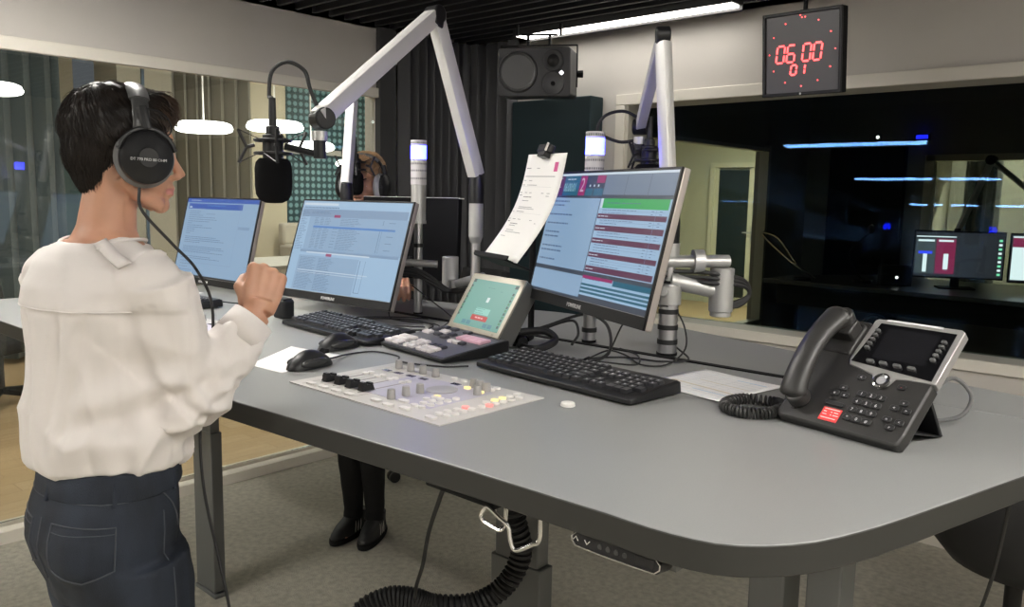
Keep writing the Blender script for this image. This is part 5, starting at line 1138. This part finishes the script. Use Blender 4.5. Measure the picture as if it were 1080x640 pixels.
def leg_chain(b, hip, knee, ankle, toe_dir, s=1.0, skin=True):
    hip, knee, ankle = V(hip), V(knee), V(ankle)
    pts = [hip, hip.lerp(knee, .35), hip.lerp(knee, .8), knee, knee.lerp(ankle, .3), knee.lerp(ankle, .75), ankle]
    rs = [.082, .076, .058, .053, .054, .036, .034]
    b.tube(pts, [r_*s for r_ in rs], 20); b.ell(tuple(hip), (.082*s,)*3); b.ell(tuple(ankle), (.036*s,)*3)
def to_local(root, p): return PMAT[root].inverted() @ V(p)
def body_of(root, H, neck_base, sh, el, wr, hands, hips, knees, ankles, name='body', s=1.0, mat_=None):
    """everything in the root's own space; the hidden torso stays a little inside the clothes"""
    b = B(); head_shapes(b, H, s)
    hc = H.translation
    b.tube([H @ V((0, -.022, -.03)), H @ V((0, -.022, -.085)), V(neck_base)+V((0, 0, .025)), V(neck_base)+V((0, -.004, -.03))], [.048*s, .0465*s, .052*s, .078*s], 24)
    nb = V(neck_base)
    b.tube([nb+V((-.035, -.01, -.01)), V(sh[0])+V((.03, 0, -.022))], [.030, .028], 16); b.tube([nb+V((.035, -.01, -.01)), V(sh[1])+V((-.03, 0, -.022))], [.030, .028], 16)
    b.loft([(0, 0, .90, .11, .07), (0, 0, .98, .11, .07), (0, 0, 1.08, .105, .07), (0, .0, 1.20, .128, .085), (nb.x*.6, nb.y*.5, 1.32, .140, .085), (nb.x, nb.y-.005, nb.z-.05, .125, .066), (nb.x, nb.y-.008, nb.z+.004, .078, .058)], seg=28)
    for i in (0, 1):
        b.tube([sh[i], V(sh[i]).lerp(V(el[i]), .5), el[i]], [.036, .036, .034], 16); b.tube([el[i], V(el[i]).lerp(V(wr[i]), .35), wr[i]], [.038, .036, .026], 16); b.ell(tuple(el[i]), (.038,)*3); b.ell(tuple(V(sh[i])-V((0, 0, .015))), (.036,)*3)
        Mh, mir, cur, th = hands[i]; hand(b, Mh, mir, cur, th)
        b.tube([V(wr[i]), Mh @ V((0, -.002, .02))], [.0265, .030], 14)
        leg_chain(b, hips[i], knees[i], ankles[i], None, .60)
        a = V(ankles[i]); b.tube([a+V((0, -.03, -.05)), a+V((0, .03, -.06)), a+V((0, .12, -.068))], [.030, .032, .024], 12)
    me = remesh(b, name, .0036, 5, .5)
    me.materials.append(SKIN); me.materials.append(LIPS)
    Hi = H.inverted()
    for p in me.polygons:
        c = Hi @ p.center
        if c.y > .076*s and ((c.x/.021)**2+((c.z/s+.0790)/.0095)**2) < 1: p.material_index = 1
    o = obj(name, me, SKIN, root)
    for q in (-1, 1):
        eb = B(); Mq = H @ Matrix.Diagonal((s, s, s, 1))
        eb.mi = 0; eb.ell((q*.029, .0700, -.012), (.0105, .0105, .0095), Mq); eb.mi = 1; eb.ell((q*.029, .0775, -.012), (.0050, .0036, .0050), Mq)
        obj('eye', eb, [mat('eye_white', (.75, .72, .70), .2), mat('iris', (.05, .03, .02), .15)], root)
        obj('eyebrow', B().tube([Mq @ V((q*.014, .0865, .010)), Mq @ V((q*.032, .083, .017)), Mq @ V((q*.050, .068, .010))], [.0022, .0032, .0015], 8), mat('brow', (.03, .02, .015), .8), root)
    return o
def strands(b, src, H, rng, n, L, flow, lift=.004, rad=.0009, mask=None):
    bv = BVHTree.FromPolygons([v.co for v in src.vertices], [p.vertices for p in src.polygons])
    polys = [p for p in src.polygons if (mask is None or mask(H.inverted() @ p.center))]
    Hi = H.inverted(); R3 = H.to_3x3()
    for _ in range(n):
        p = rng.choice(polys); c = p.center.copy(); d = R3 @ V(flow(Hi @ c)); pts = [c]; q = c.copy(); m = 6; ll = L*rng.uniform(.6, 1.2)
        jit = V((rng.uniform(-1, 1), rng.uniform(-1, 1), rng.uniform(-1, 1)))*.25
        for k in range(m):
            d2 = (R3 @ V(flow(Hi @ q))).normalized()+jit
            loc, nr, _, _ = bv.find_nearest(q+d2*ll/m)
            if loc is None: break
            q = loc+nr*(lift*(k+1)/m*rng.uniform(.5, 1.5)); pts.append(q.copy())
        if len(pts) > 3: b.tube(pts, [rad*(1-.8*k/(len(pts)-1)) for k in range(len(pts))], 4, cap=False)
def sm(e0, e1, x): t = min(max((x-e0)/(e1-e0), 0), 1); return t*t*(3-2*t)

# ---------------------------------------------------------------- woman at the desk
w1 = thing('person', 'person in white blouse and dark jeans standing with back turned and one fist raised', 'person', (-1.494, .579, 0), (0, 0, radians(10)))
L1 = lambda p: to_local(w1, p)
Hw = Matrix.Translation((-1.493, .624, 1.597)) @ Matrix.Rotation(radians(-13), 4, 'Z') @ Matrix.Rotation(radians(-2), 4, 'X') @ Matrix.Diagonal((1, .95, 1, 1))
H1_ = PMAT[w1].inverted() @ Hw
NB = L1((-1.505, .595, 1.428))
shL, shR = V((-.145, -.005, 1.372)), V((.145, .005, 1.375))
elR, wrR = L1((-1.372, .660, 1.152)), L1((-1.352, .800, 1.298))
kn = L1((-1.374, .842, 1.395))
camd = PMAT[w1].inverted().to_3x3() @ V((.86, -.50, .12))
MH = frame(wrR, kn-wrR, camd)
# thumb must point to the picture's left (towards -x,-y in the room)
tx = PMAT[w1].to_3x3() @ (MH.to_3x3() @ V((1, 0, 0)))
mir = 1 if tx.dot(V((-.7, -.7, 0))) > 0 else -1
elL, wrL = V((-.185, .08, 1.155)), V((-.175, .215, 1.178))
MHL = frame(wrL, V((-.05, 1, .0)), V((0, 0, 1)))
hips = (V((-.085, .0, .90)), V((.085, .0, .90))); knees = (V((-.085, .03, .49)), V((.09, .02, .49))); anks = (V((-.095, -.01, .085)), V((.10, -.03, .085)))
body_of(w1, H1_, NB, (shL, shR), (elL, elR), (wrL, wrR), ((MHL, 1 if (MHL.to_3x3() @ V((1, 0, 0))).x > 0 else -1, ((25, 30, 15),)*4, 'open'), (MH, mir, ((78, 92, 60), (82, 95, 60), (84, 95, 60), (88, 95, 60)), 'fist')), hips, knees, anks, s=.94)
# blouse
CLOTH = mat('white_blouse', (.70, .655, .625), .78, sheen=.25, bump=.12, bump_s=900)
b = B()
b.loft([(0, .0, 1.034, .138, .110), (0, -.002, 1.046, .153, .126), (0, -.002, 1.08, .157, .130), (0, -.002, 1.16, .150, .122), (0, -.004, 1.24, .150, .116), (0, -.010, 1.31, .157, .112), (0, -.010, 1.355, .158, .102), (NB.x*.5, NB.y*.4-.008, 1.395, .145, .088), (NB.x*.8, NB.y*.7-.006, 1.418, .118, .078), (NB.x, NB.y-.006, 1.430, .088, .068)], seg=40)
for q_, s0_ in ((-1, shL), (1, shR)): b.tube([NB+V((q_*.045, -.008, -.018)), s0_+V((-q_*.03, 0, .000)), s0_], [.036, .046, .050], 20)
b.ell((-.135, -.005, 1.362), (.056, .060, .052)); b.ell((.133, .0, 1.364), (.056, .060, .052))
def sleeve(b, s_, e_, w_, r=(.062, .060, .056, .058, .054, .046, .040)):
    s_, e_, w_ = V(s_), V(e_), V(w_); d = (w_-e_)
    b.tube([s_, s_.lerp(e_, .35), s_.lerp(e_, .75), e_+(e_-w_).normalized()*.006], [r[0], r[1], r[2], r[3]], 22); b.ell(tuple(e_), (r[3], r[3], r[3]*1.04))
    b.tube([e_, e_+d*.4, e_+d*.72, e_+d*.92], [r[3], r[4], r[5], r[6]], 22)
sleeve(b, shR, elR, wrR, (.064, .064, .064, .066, .062, .050, .040)); sleeve(b, shL, elL, wrL)
axis_u = (elR-shR).normalized(); axis_f = (wrR-elR).normalized()
def folds(co, n):
    d = 0
    d += .0095*noise.noise(V((co.x*13, co.y*13, co.z*2.6)))*sm(1.38, 1.16, co.z)+.0045*noise.noise(V((co.x*34+5, co.y*34, co.z*5+co.x*8)))*sm(1.40, 1.28, co.z)
    if co.y < .03: d += .0050*(sm(1.316, 1.324, co.z))-.002
    rd = 1-2*abs(noise.noise(V((co.x*9+co.z*5, co.y*9, co.z*3.5+2)))); d += .010*rd*rd*rd*sm(1.34, 1.15, co.z)*(rd > 0)-.004
    if co.y < .02:
        for x0_, s0_ in ((-.055, .15), (.052, -.1), (.10, -.2)): d -= .0065*math.exp(-((co.x-x0_-s0_*(1.32-co.z))/.010)**2)*sm(1.325, 1.29, co.z)*sm(1.02, 1.15, co.z)
    if co.x > .02 and co.z < 1.27:
        d += .0075*sin((co.z-1.1)*70-co.x*38+3*noise.noise(co*7))*sm(.03, .13, co.x)*sm(1.27, 1.17, co.z)*sm(1.06, 1.12, co.z)
    sa, sb_q = V((.118, -.055, 1.335)), V((.125, -.03, 1.16)); tq = min(max((co-sa).dot(sb_q-sa)/(sb_q-sa).length_squared, 0), 1); d -= .012*math.exp(-((co-sa.lerp(sb_q, tq)).length/.016)**2)
    g = math.exp(-((co.z-1.045)/.02)**2); d += .004*g*noise.noise(V((co.x*22, co.y*22, 3)))
    r_ = (co-elR).length; tt = (co-elR).dot(axis_f); k = math.exp(-(r_/.10)**2)
    if tt > -.02 and co.x > .05:
        d += .0120*k*sin(tt*95+5*noise.noise(co*14)+2.2*noise.noise(co*30))*(.6+.8*noise.noise(co*9+V((3, 1, 2))))
        d += .006*noise.noise(V((co.x*18, co.y*18, co.z*18)))
    tu = (co-shR).dot(axis_u)
    if co.x > .10 and tu > .03: d += .0055*noise.noise(V((co.x*28, co.y*28, co.z*5)))+.006*k*sin(tu*80+4*noise.noise(co*12))
    return d
me = remesh(b, 'blouse', .0048, 5, .5, disp=folds)
# gently relax, then open the neckline
blouse = obj('blouse', me, CLOTH, w1)
sm_ = blouse.modifiers.new('relax', 'SMOOTH'); sm_.factor = .4; sm_.iterations = 2
bvs = BVHTree.FromPolygons([v.co for v in me.vertices], [p.vertices for p in me.polygons])
def stick(bv, a, z, off=.001, c=(0, 0)):
    o = V((c[0]+.6*cos(a), c[1]+.6*sin(a), z)); h = bv.ray_cast(o, V((c[0]-o.x, c[1]-o.y, 0)).normalized())
    return h[0]+h[1]*off if h[0] else None
def seam(bv, pts, r, name, m, par, off=.0008, c=(0, 0)):
    P_ = [stick(bv, radians(a), z, off, c) for a, z in pts]; P_ = [p for p in P_ if p]
    if len(P_) > 2: return obj(name, B().tube(P_, r, 6), m, par)
obj('neckline', B().tube([(NB.x+.082*cos(a), NB.y-.008+.064*sin(a), 1.424+.012*abs(cos(a))-.006*(sin(a) < 0)*abs(sin(a))) for a in [2*pi*k/40 for k in range(40)]], .0032, 8, closed=True), CLOTH, blouse)
seam(bvs, [(200+i*6, 1.322) for i in range(25)], .0014, 'yoke_seam', CLOTH, blouse, .0002)
def top_stick(x, y, off=.0012):
    h = bvs.ray_cast(V((x, y, 1.6)), V((0, 0, -1))); return h[0]+h[1]*off if h[0] else V((x, y, 1.4))
tb = B(); tab = []
def near(p, off):
    h = bvs.find_nearest(V(p)); return h[0]+h[1]*off
for k in range(9):
    u = k/8; tab.append(near((.066+.078*u, -.040-.012*u, 1.432-.028*u), .0075))
for _ in range(4): tab = [tab[0]]+[(tab[k-1]+tab[k]*2+tab[k+1])/4 for k in range(1, 8)]+[tab[-1]]
sd = (tab[-1]-tab[0]).normalized().cross(V((0, -.5, 1))).normalized()*.011
tab = [(p-sd+V((0, 0, .000)), p+sd) for p in tab]
tb.grid(lambda u, v: tab[int(round(u*8))][int(round(v))], 8, 1)
tbo = obj('shoulder_tab', tb, CLOTH, blouse, solid=.004)
obj('button', B().ell(tuple(near((.076, -.05, 1.424), .006)), (.0055, .0055, .0035)), WHITE, tbo)
cf = elR.lerp(wrR, .90); obj('cuff', B().tube([elR.lerp(wrR, .70), elR.lerp(wrR, .93)], [.0435, .0405], 24, cap=False), CLOTH, blouse, solid=.003)
# jeans
DEN = mat('dark_denim', (.012, .017, .028), .78, noise_s=14, noise_a=.6, bump=.25, bump_s=900, stretch=(1, 1, .35))
DSE = mat('denim_seam', (.060, .066, .080), .8)
jr = thing  # (kept local)
JM = Matrix.Rotation(radians(-16), 4, 'Z')
b = B()
b.loft([(0, .0, 1.065, .132, .098), (0, -.002, 1.035, .142, .106), (0, -.010, .98, .154, .118), (0, -.016, .92, .159, .124), (0, -.012, .87, .155, .116), (0, -.005, .80, .145, .098)], JM, seg=40)
b.ell((-.066, -.048, .915), (.082, .082, .085), JM); b.ell((.066, -.048, .915), (.082, .082, .085), JM)
for i in (0, 1):
    hp_, kn_, an_ = hips[i], knees[i], anks[i]
    q = (JM @ hp_).lerp(hp_, .5)
    b.tube([q+V((0, 0, -.02)), q.lerp(kn_, .30), q.lerp(kn_, .75), kn_, kn_.lerp(an_, .35), kn_.lerp(an_, .8), an_+V((0, 0, -.02))], [.090, .086, .068, .062, .064, .050, .048], 24)
def dfold(co, n):
    return .0035*noise.noise(V((co.x*12, co.y*12, co.z*9)))+.0030*noise.noise(V((co.x*30, co.y*30, co.z*14)))*math.exp(-((co.z-.83)/.10)**2)*2
mj = remesh(b, 'jeans', .0055, 5, .5, disp=dfold)
jeans = obj('jeans', mj, DEN, w1)
bvj = BVHTree.FromPolygons([v.co for v in mj.vertices], [p.vertices for p in mj.polygons])
wb = B().loft([(0, -.002, 1.000, .1515, .1165), (0, -.002, 1.004, .153, .118), (0, -.002, 1.042, .149, .113), (0, -.002, 1.046, .145, .110)], JM, seg=48)
for _x in ():
  ring_ = [(stick(bvj, 2*pi*k/48, 1.040, .0025), stick(bvj, 2*pi*k/48, 1.002, .0025)) for k in range(49)]
wbo = obj('waistband', wb, DEN, jeans, bevel=.001)
seam(bvj, [(k*7.5, 1.001) for k in range(49)], .0011, 'waist_stitch', DSE, jeans)
for nm, a0 in (('back_pocket', 296), ('back_pocket', 228)):
    a0 += 12
    out = [(a0-22, .965), (a0+22, .963), (a0+20, .887), (a0, .867), (a0-20, .889), (a0-22, .965)]
    dense = []
    for (p, q) in zip(out, out[1:]): dense += [(p[0]+(q[0]-p[0])*k/8, p[1]+(q[1]-p[1])*k/8) for k in range(8)]
    po = seam(bvj, dense+[dense[0]], .0014, nm, DSE, jeans, .0008)
    if po: seam(bvj, [(a0-21+42*k/8, .952) for k in range(9)], .0009, 'pocket_stitch', DSE, po)
seam(bvj, [(350+11, .97-.02*k) for k in range(26)], .0012, 'side_seam', DSE, jeans)
seam(bvj, [(362+4*k-2*k*k*.1, 1.0-.012*k*.8) for k in range(9)], .0014, 'hip_pocket', DSE, jeans)
seam(bvj, [(258+16, .97-.01*k) for k in range(12)], .0012, 'centre_seam', DSE, jeans)
for a0 in (275, 330, 375): seam(bvj, [(a0, 1.044-.006*k) for k in range(9)], .004, 'belt_loop', DEN, jeans, .003)
# shoes (out of frame but standing on the floor)
def shoe(par, a, yaw, m, sole_m, stripes=None):
    M = Matrix.Translation((a[0], a[1], 0)) @ Matrix.Rotation(yaw, 4, 'Z')
    b = B().loft([(0, .055, .022, .044, .128), (0, .055, .040, .042, .125), (0, .040, .065, .038, .105), (0, .010, .085, .036, .070), (0, -.010, .105, .036, .050)], M, seg=28, power=2.3)
    me_ = remesh(b, 'shoe', .005, 3); s_ = obj('shoe', me_, m, par)
    obj('sole', B().loft([(0, .055, .0005, .044, .130), (0, .055, .012, .047, .134), (0, .055, .024, .046, .131)], M, seg=32, power=2.3), sole_m, s_)
    lb = B()
    for k in range(5): lb.tube([M @ V((-.018, .055+.014*k, .084-.006*k)), M @ V((0, .058+.014*k, .090-.006*k)), M @ V((.018, .055+.014*k, .084-.006*k))], .0025, 6)
    obj('laces', lb, m, s_)
    if stripes:
        st_ = B()
        for k in range(3):
            for q in (-1, 1): st_.tube([M @ V((q*.0425, .030+.020*k, .030)), M @ V((q*.0405, .022+.020*k, .052)), M @ V((q*.034, .014+.020*k, .074))], .0028, 5)
        obj('side_stripes', st_, stripes, s_)
shoe(w1, anks[0]+V((0, -.02, 0)), 0, BLACKM, WHITE); shoe(w1, anks[1]+V((0, -.02, 0)), radians(-8), BLACKM, WHITE)
# hair
HAIR = mat('dark_brown_hair', (.012, .008, .006), .5, spec=.35, noise_s=30, noise_a=.4)
HAIRL = mat('warm_hair_tips', (.050, .028, .016), .4, spec=.6)
b = B()
HS = H1_ @ Matrix.Translation((0, .004, -.002)) @ Matrix.Diagonal((.93, .92, .94, 1))
b.ell((0, -.020, .034), (.078, .099, .084), HS, 28, 18); b.ell((0, -.056, -.004), (.062, .058, .066), HS); b.ell((0, -.058, -.045), (.048, .036, .046), HS); b.ell((0, -.050, -.078), (.036, .026, .030), HS)
b.ell((0, .036, .084), (.056, .058, .028), HS); b.ell((.0, .066, .068), (.048, .030, .024), HS)
for q in (-1, 1): b.ell((q*.066, .020, .040), (.012, .045, .034), HS); b.ell((q*.069, .012, .0), (.007, .020, .030), HS)
def hn(co, n): return .004*noise.noise(co*28)+.0035*noise.noise(co*60)
mh = remesh(b, 'hair_core', .0045, 4, .5, disp=hn)
def flow(p):
    if p.z < -.01: return (-.05*p.x/.07, .10, -1)
    cx = p-V((0, -.045, .12)); v = V((cx.x*1.1, cx.y+.035, cx.z*.7-.03)); v.z -= .02
    return v.normalized()
sb2 = B(); rg = random.Random(21)
strands(sb2, mh, H1_, rg, 2600, .050, flow, .004, .0010)
hair = obj('hair', mh, HAIR, w1); obj('strands', sb2, HAIR, hair, smooth=60)
sb3 = B(); strands(sb3, mh, H1_, rg, 260, .060, lambda p: V((.35*(1 if p.x > 0 else -1), .8, -.75)), .010, .0010, mask=lambda c: c.y > .045 and c.z > .045)
obj('fringe', sb3, HAIRL, hair, smooth=60)
obj('necklace', B().tube([(NB.x+.072*cos(a), NB.y-.006+.066*sin(a), 1.447) for a in [2*pi*k/30 for k in range(30)]], .0009, 5, closed=True), mat('fine_chain', (.25, .16, .08), .3, metal=.8), w1) if False else None

# headphones
def headphones(Hm, label, name_text=None, side=1, s=1.0, band=BLACK, pad=None, cable_pts=None, r=.051):
    loc = Hm.translation; t = thing('headphones', label, 'headphones', tuple(loc)); A = Hm @ Matrix.Diagonal((s, s, s, 1))
    arc = []
    for k in range(25):
        a = radians(-100+200*k/24); arc.append(A @ V((.091*sin(a), .016, .028+.082*cos(a))))
    obj('headband', B().tube(arc, .0135, 12, flat=.35, up=tuple(Hm.to_3x3() @ V((0, 0, 1)))), band, t, world=True)
    obj('band_padding', B().tube([p for p in arc[6:19]], .017, 12, flat=.42, up=tuple(Hm.to_3x3() @ V((0, 0, 1)))), mat('band_leather', (.10, .10, .10), .35), t, world=True)
    for q in (-1, 1):
        Mc = A @ Matrix.Translation((q*.086, .024, -.022)) @ Matrix.Rotation(q*radians(90), 4, 'Y')
        cu_ = obj('ear_cup', B().lathe([(0, .028), (r*.35, .028), (r*.42, .025), (r*.78, .022), (r*.96, .014), (r, .004), (r, -.002), (0, -.002)], Mc, 40), BLACK, t, world=True)
        obj('ear_pad', B().lathe([(r*.55, -.002), (r*1.0, -.001), (r*1.10, -.008), (r*1.12, -.016), (r*1.0, -.026), (r*.6, -.026)], Mc, 40), pad or mat('grey_velour', (.20, .20, .20), .95, bump=.4, bump_s=900), cu_, world=True)
        obj('yoke', B().tube([A @ V((q*.097, .024+(r+.003)*sin(a), -.022+(r+.003)*cos(a))) for a in [radians(-75+15*k) for k in range(11)]], .0045, 8).tube([A @ V((q*.098, .024, .028)), A @ V((q*.096, .020, .045)), A @ V((q*.090, .016, .066))], .0085, 10), BLACK, cu_, world=True)
        if q == side and name_text:
            MT = A @ Matrix.Translation((q*.1148, .012, -.022)) @ Matrix.Rotation(radians(90), 4, 'Z') @ XZ
            MT2 = PMAT[t].inverted() @ MT
            text('printed_name', name_text, .0068, mat('print_pale', (.55, .55, .55), .5), cu_, MT2 @ Matrix.Translation((-.020, -.006, 0)), extrude=.0002)
    if cable_pts: obj('cable', B().tube(bez(cable_pts, 80), .0028, 8), RUBBER, t, world=True)
    obj('lead_wire', B().tube(bez([A @ V((side*.100, .045, .005)), A @ V((side*.092, .068, .030)), A @ V((side*.085, .055, .058)), A @ V((side*.092, .012, .066))], 20), .0013, 6), RUBBER, t, world=True)
    return t
A = Hw; c0 = Hw @ V((.092, .010, -.072))
headphones(Hw, 'black headphones with grey ear pads worn by the person in the white blouse', 'DT 770 PRO 80 OHM', 1, s=.96, r=.048, band=mat('band_grey', (.06, .06, .06), .3), cable_pts=[c0, Hw @ V((.094, .014, -.11)), (-1.385, .655, 1.43), (-1.375, .695, 1.38), (-1.40, .735, 1.30), (-1.41, .725, 1.15), (-1.405, .706, 1.08), (-1.385, .700, .97), (-1.352, .707, .85), (-1.325, .711, .76), (-1.30, .72, .60), (-1.33, .80, .30), (-1.45, .95, .012)])
# ---------------------------------------------------------------- far presenter
w2p = thing('person', 'far person in black trousers and trainers behind the desk, face half hidden by microphone', 'person', (-2.82, 2.175, 0), (0, 0, radians(205)))
L2 = lambda p: to_local(w2p, p)
Hw2 = Matrix.Translation((-2.760, 2.140, 1.578)) @ Matrix.Rotation(radians(212), 4, 'Z') @ Matrix.Rotation(radians(-8), 4, 'X')
H2_ = PMAT[w2p].inverted() @ Hw2
NB2 = V((-.035, .01, 1.420))
s2 = (V((-.175, 0, 1.365)), V((.165, 0, 1.365)))
# root turned 180 deg: local -x is the room's +x
wA = L2((-2.335, 1.950, 1.195)); eA = V((-.27, .06, 1.13)); wB = V((.16, .21, 1.19)); eB = V((.24, .03, 1.13))
MA = frame(wA, L2((-2.25, 1.90, 1.215))-wA, V((0, 0, 1))); MB = frame(wB, V((-.3, 1, 0)), V((0, 0, 1)))
hips2 = (V((-.085, 0, .90)), V((.085, 0, .90))); kn2 = (V((-.055, .03, .49)), V((.060, .03, .49))); an2 = (V((-.052, .0, .09)), V((.052, .0, .09)))
body_of(w2p, H2_, NB2, s2, (eA, eB), (wA, wB), ((MA, 1, ((40, 45, 30),)*4, 'open'), (MB, -1, ((25, 30, 15),)*4, 'open')), hips2, kn2, an2)
b = B().loft([(0, 0, .97, .160, .120), (0, 0, 1.10, .155, .118), (0, 0, 1.22, .165, .118), (0, -.005, 1.33, .172, .105), (-.02, 0, 1.385, .14, .085), (-.035, .008, 1.425, .075, .068)], seg=36)
b.ell((-.150, 0, 1.345), (.055, .058, .05)); b.ell((.145, 0, 1.345), (.055, .058, .05)); sleeve(b, s2[0], eA, wA, (.060, .056, .05, .05, .045, .038, .034)); sleeve(b, s2[1], eB, wB, (.060, .056, .05, .05, .045, .038, .034))
obj('pullover', remesh(b, 'pullover', .006, 4, disp=lambda co, n: .004*noise.noise(co*14)), mat('dark_pullover', (.03, .03, .035), .85), w2p)
b = B().loft([(0, 0, 1.0, .142, .10), (0, -.01, .93, .162, .12), (0, -.01, .86, .165, .12), (0, 0, .80, .15, .10)], seg=32)
for i in (0, 1):
    h_, k_, a_ = hips2[i], kn2[i], an2[i]; b.tube([h_, h_.lerp(k_, .5), k_, k_.lerp(a_, .35), a_+V((0, 0, .03)), a_+V((0, .01, -.012))], [.088, .072, .058, .056, .042, .044], 22)
obj('trousers', remesh(b, 'trousers', .006, 4, disp=lambda co, n: .0035*noise.noise(co*16)), mat('black_trousers', (.008, .008, .009), .9), w2p)
SH = mat('black_trainer', (.014, .014, .015), .5)
shoe(w2p, an2[0]+V((.0, -.02, 0)), radians(6), SH, BLACKM, WHITE); shoe(w2p, an2[1]+V((.0, -.02, 0)), radians(-6), SH, BLACKM, WHITE)
HB = mat('light_brown_hair', (.34, .21, .11), .45)
b = B().ell((0, -.022, .038), (.080, .099, .084), H2_, 28, 18).ell((0, -.055, -.02), (.066, .058, .075), H2_).ell((0, .045, .082), (.056, .045, .028), H2_)
for q in (-1, 1): b.ell((q*.068, .010, .01), (.010, .03, .045), H2_)
mh2 = remesh(b, 'hair_core', .005, 4, disp=hn); hair2 = obj('hair', mh2, HB, w2p)
sb4 = B(); strands(sb4, mh2, H2_, random.Random(5), 700, .05, flow, .005, .0013); obj('strands', sb4, HB, hair2, smooth=60)
headphones(Hw2, 'black and silver headphones worn by the far presenter behind the microphone', None, -1, pad=mat('silver_pad', (.42, .42, .44), .6), cable_pts=[Hw2 @ V((-.092, .010, -.072)), Hw2 @ V((-.095, .02, -.16)), (-2.66, 2.03, 1.30), (-2.62, 2.00, 1.20), (-2.58, 1.97, 1.16)])

# ---------------------------------------------------------------- world & colour
wd = bpy.data.worlds.new('world'); SC.world = wd; wd.use_nodes = True
wd.node_tree.nodes['Background'].inputs[0].default_value = (.9, .93, 1, 1); wd.node_tree.nodes['Background'].inputs[1].default_value = .05
vs_ = SC.view_settings; vs_.view_transform = 'Standard'; vs_.look = 'None'; vs_.gamma = 1; vs_.exposure = 1.3; vs_.use_curve_mapping = False
SC.cycles.max_bounces = 8; SC.cycles.diffuse_bounces = 4; SC.cycles.glossy_bounces = 4; SC.cycles.transparent_max_bounces = 8
SC.cycles.sample_clamp_indirect = 6; SC.cycles.caustics_reflective = False; SC.cycles.caustics_refractive = False
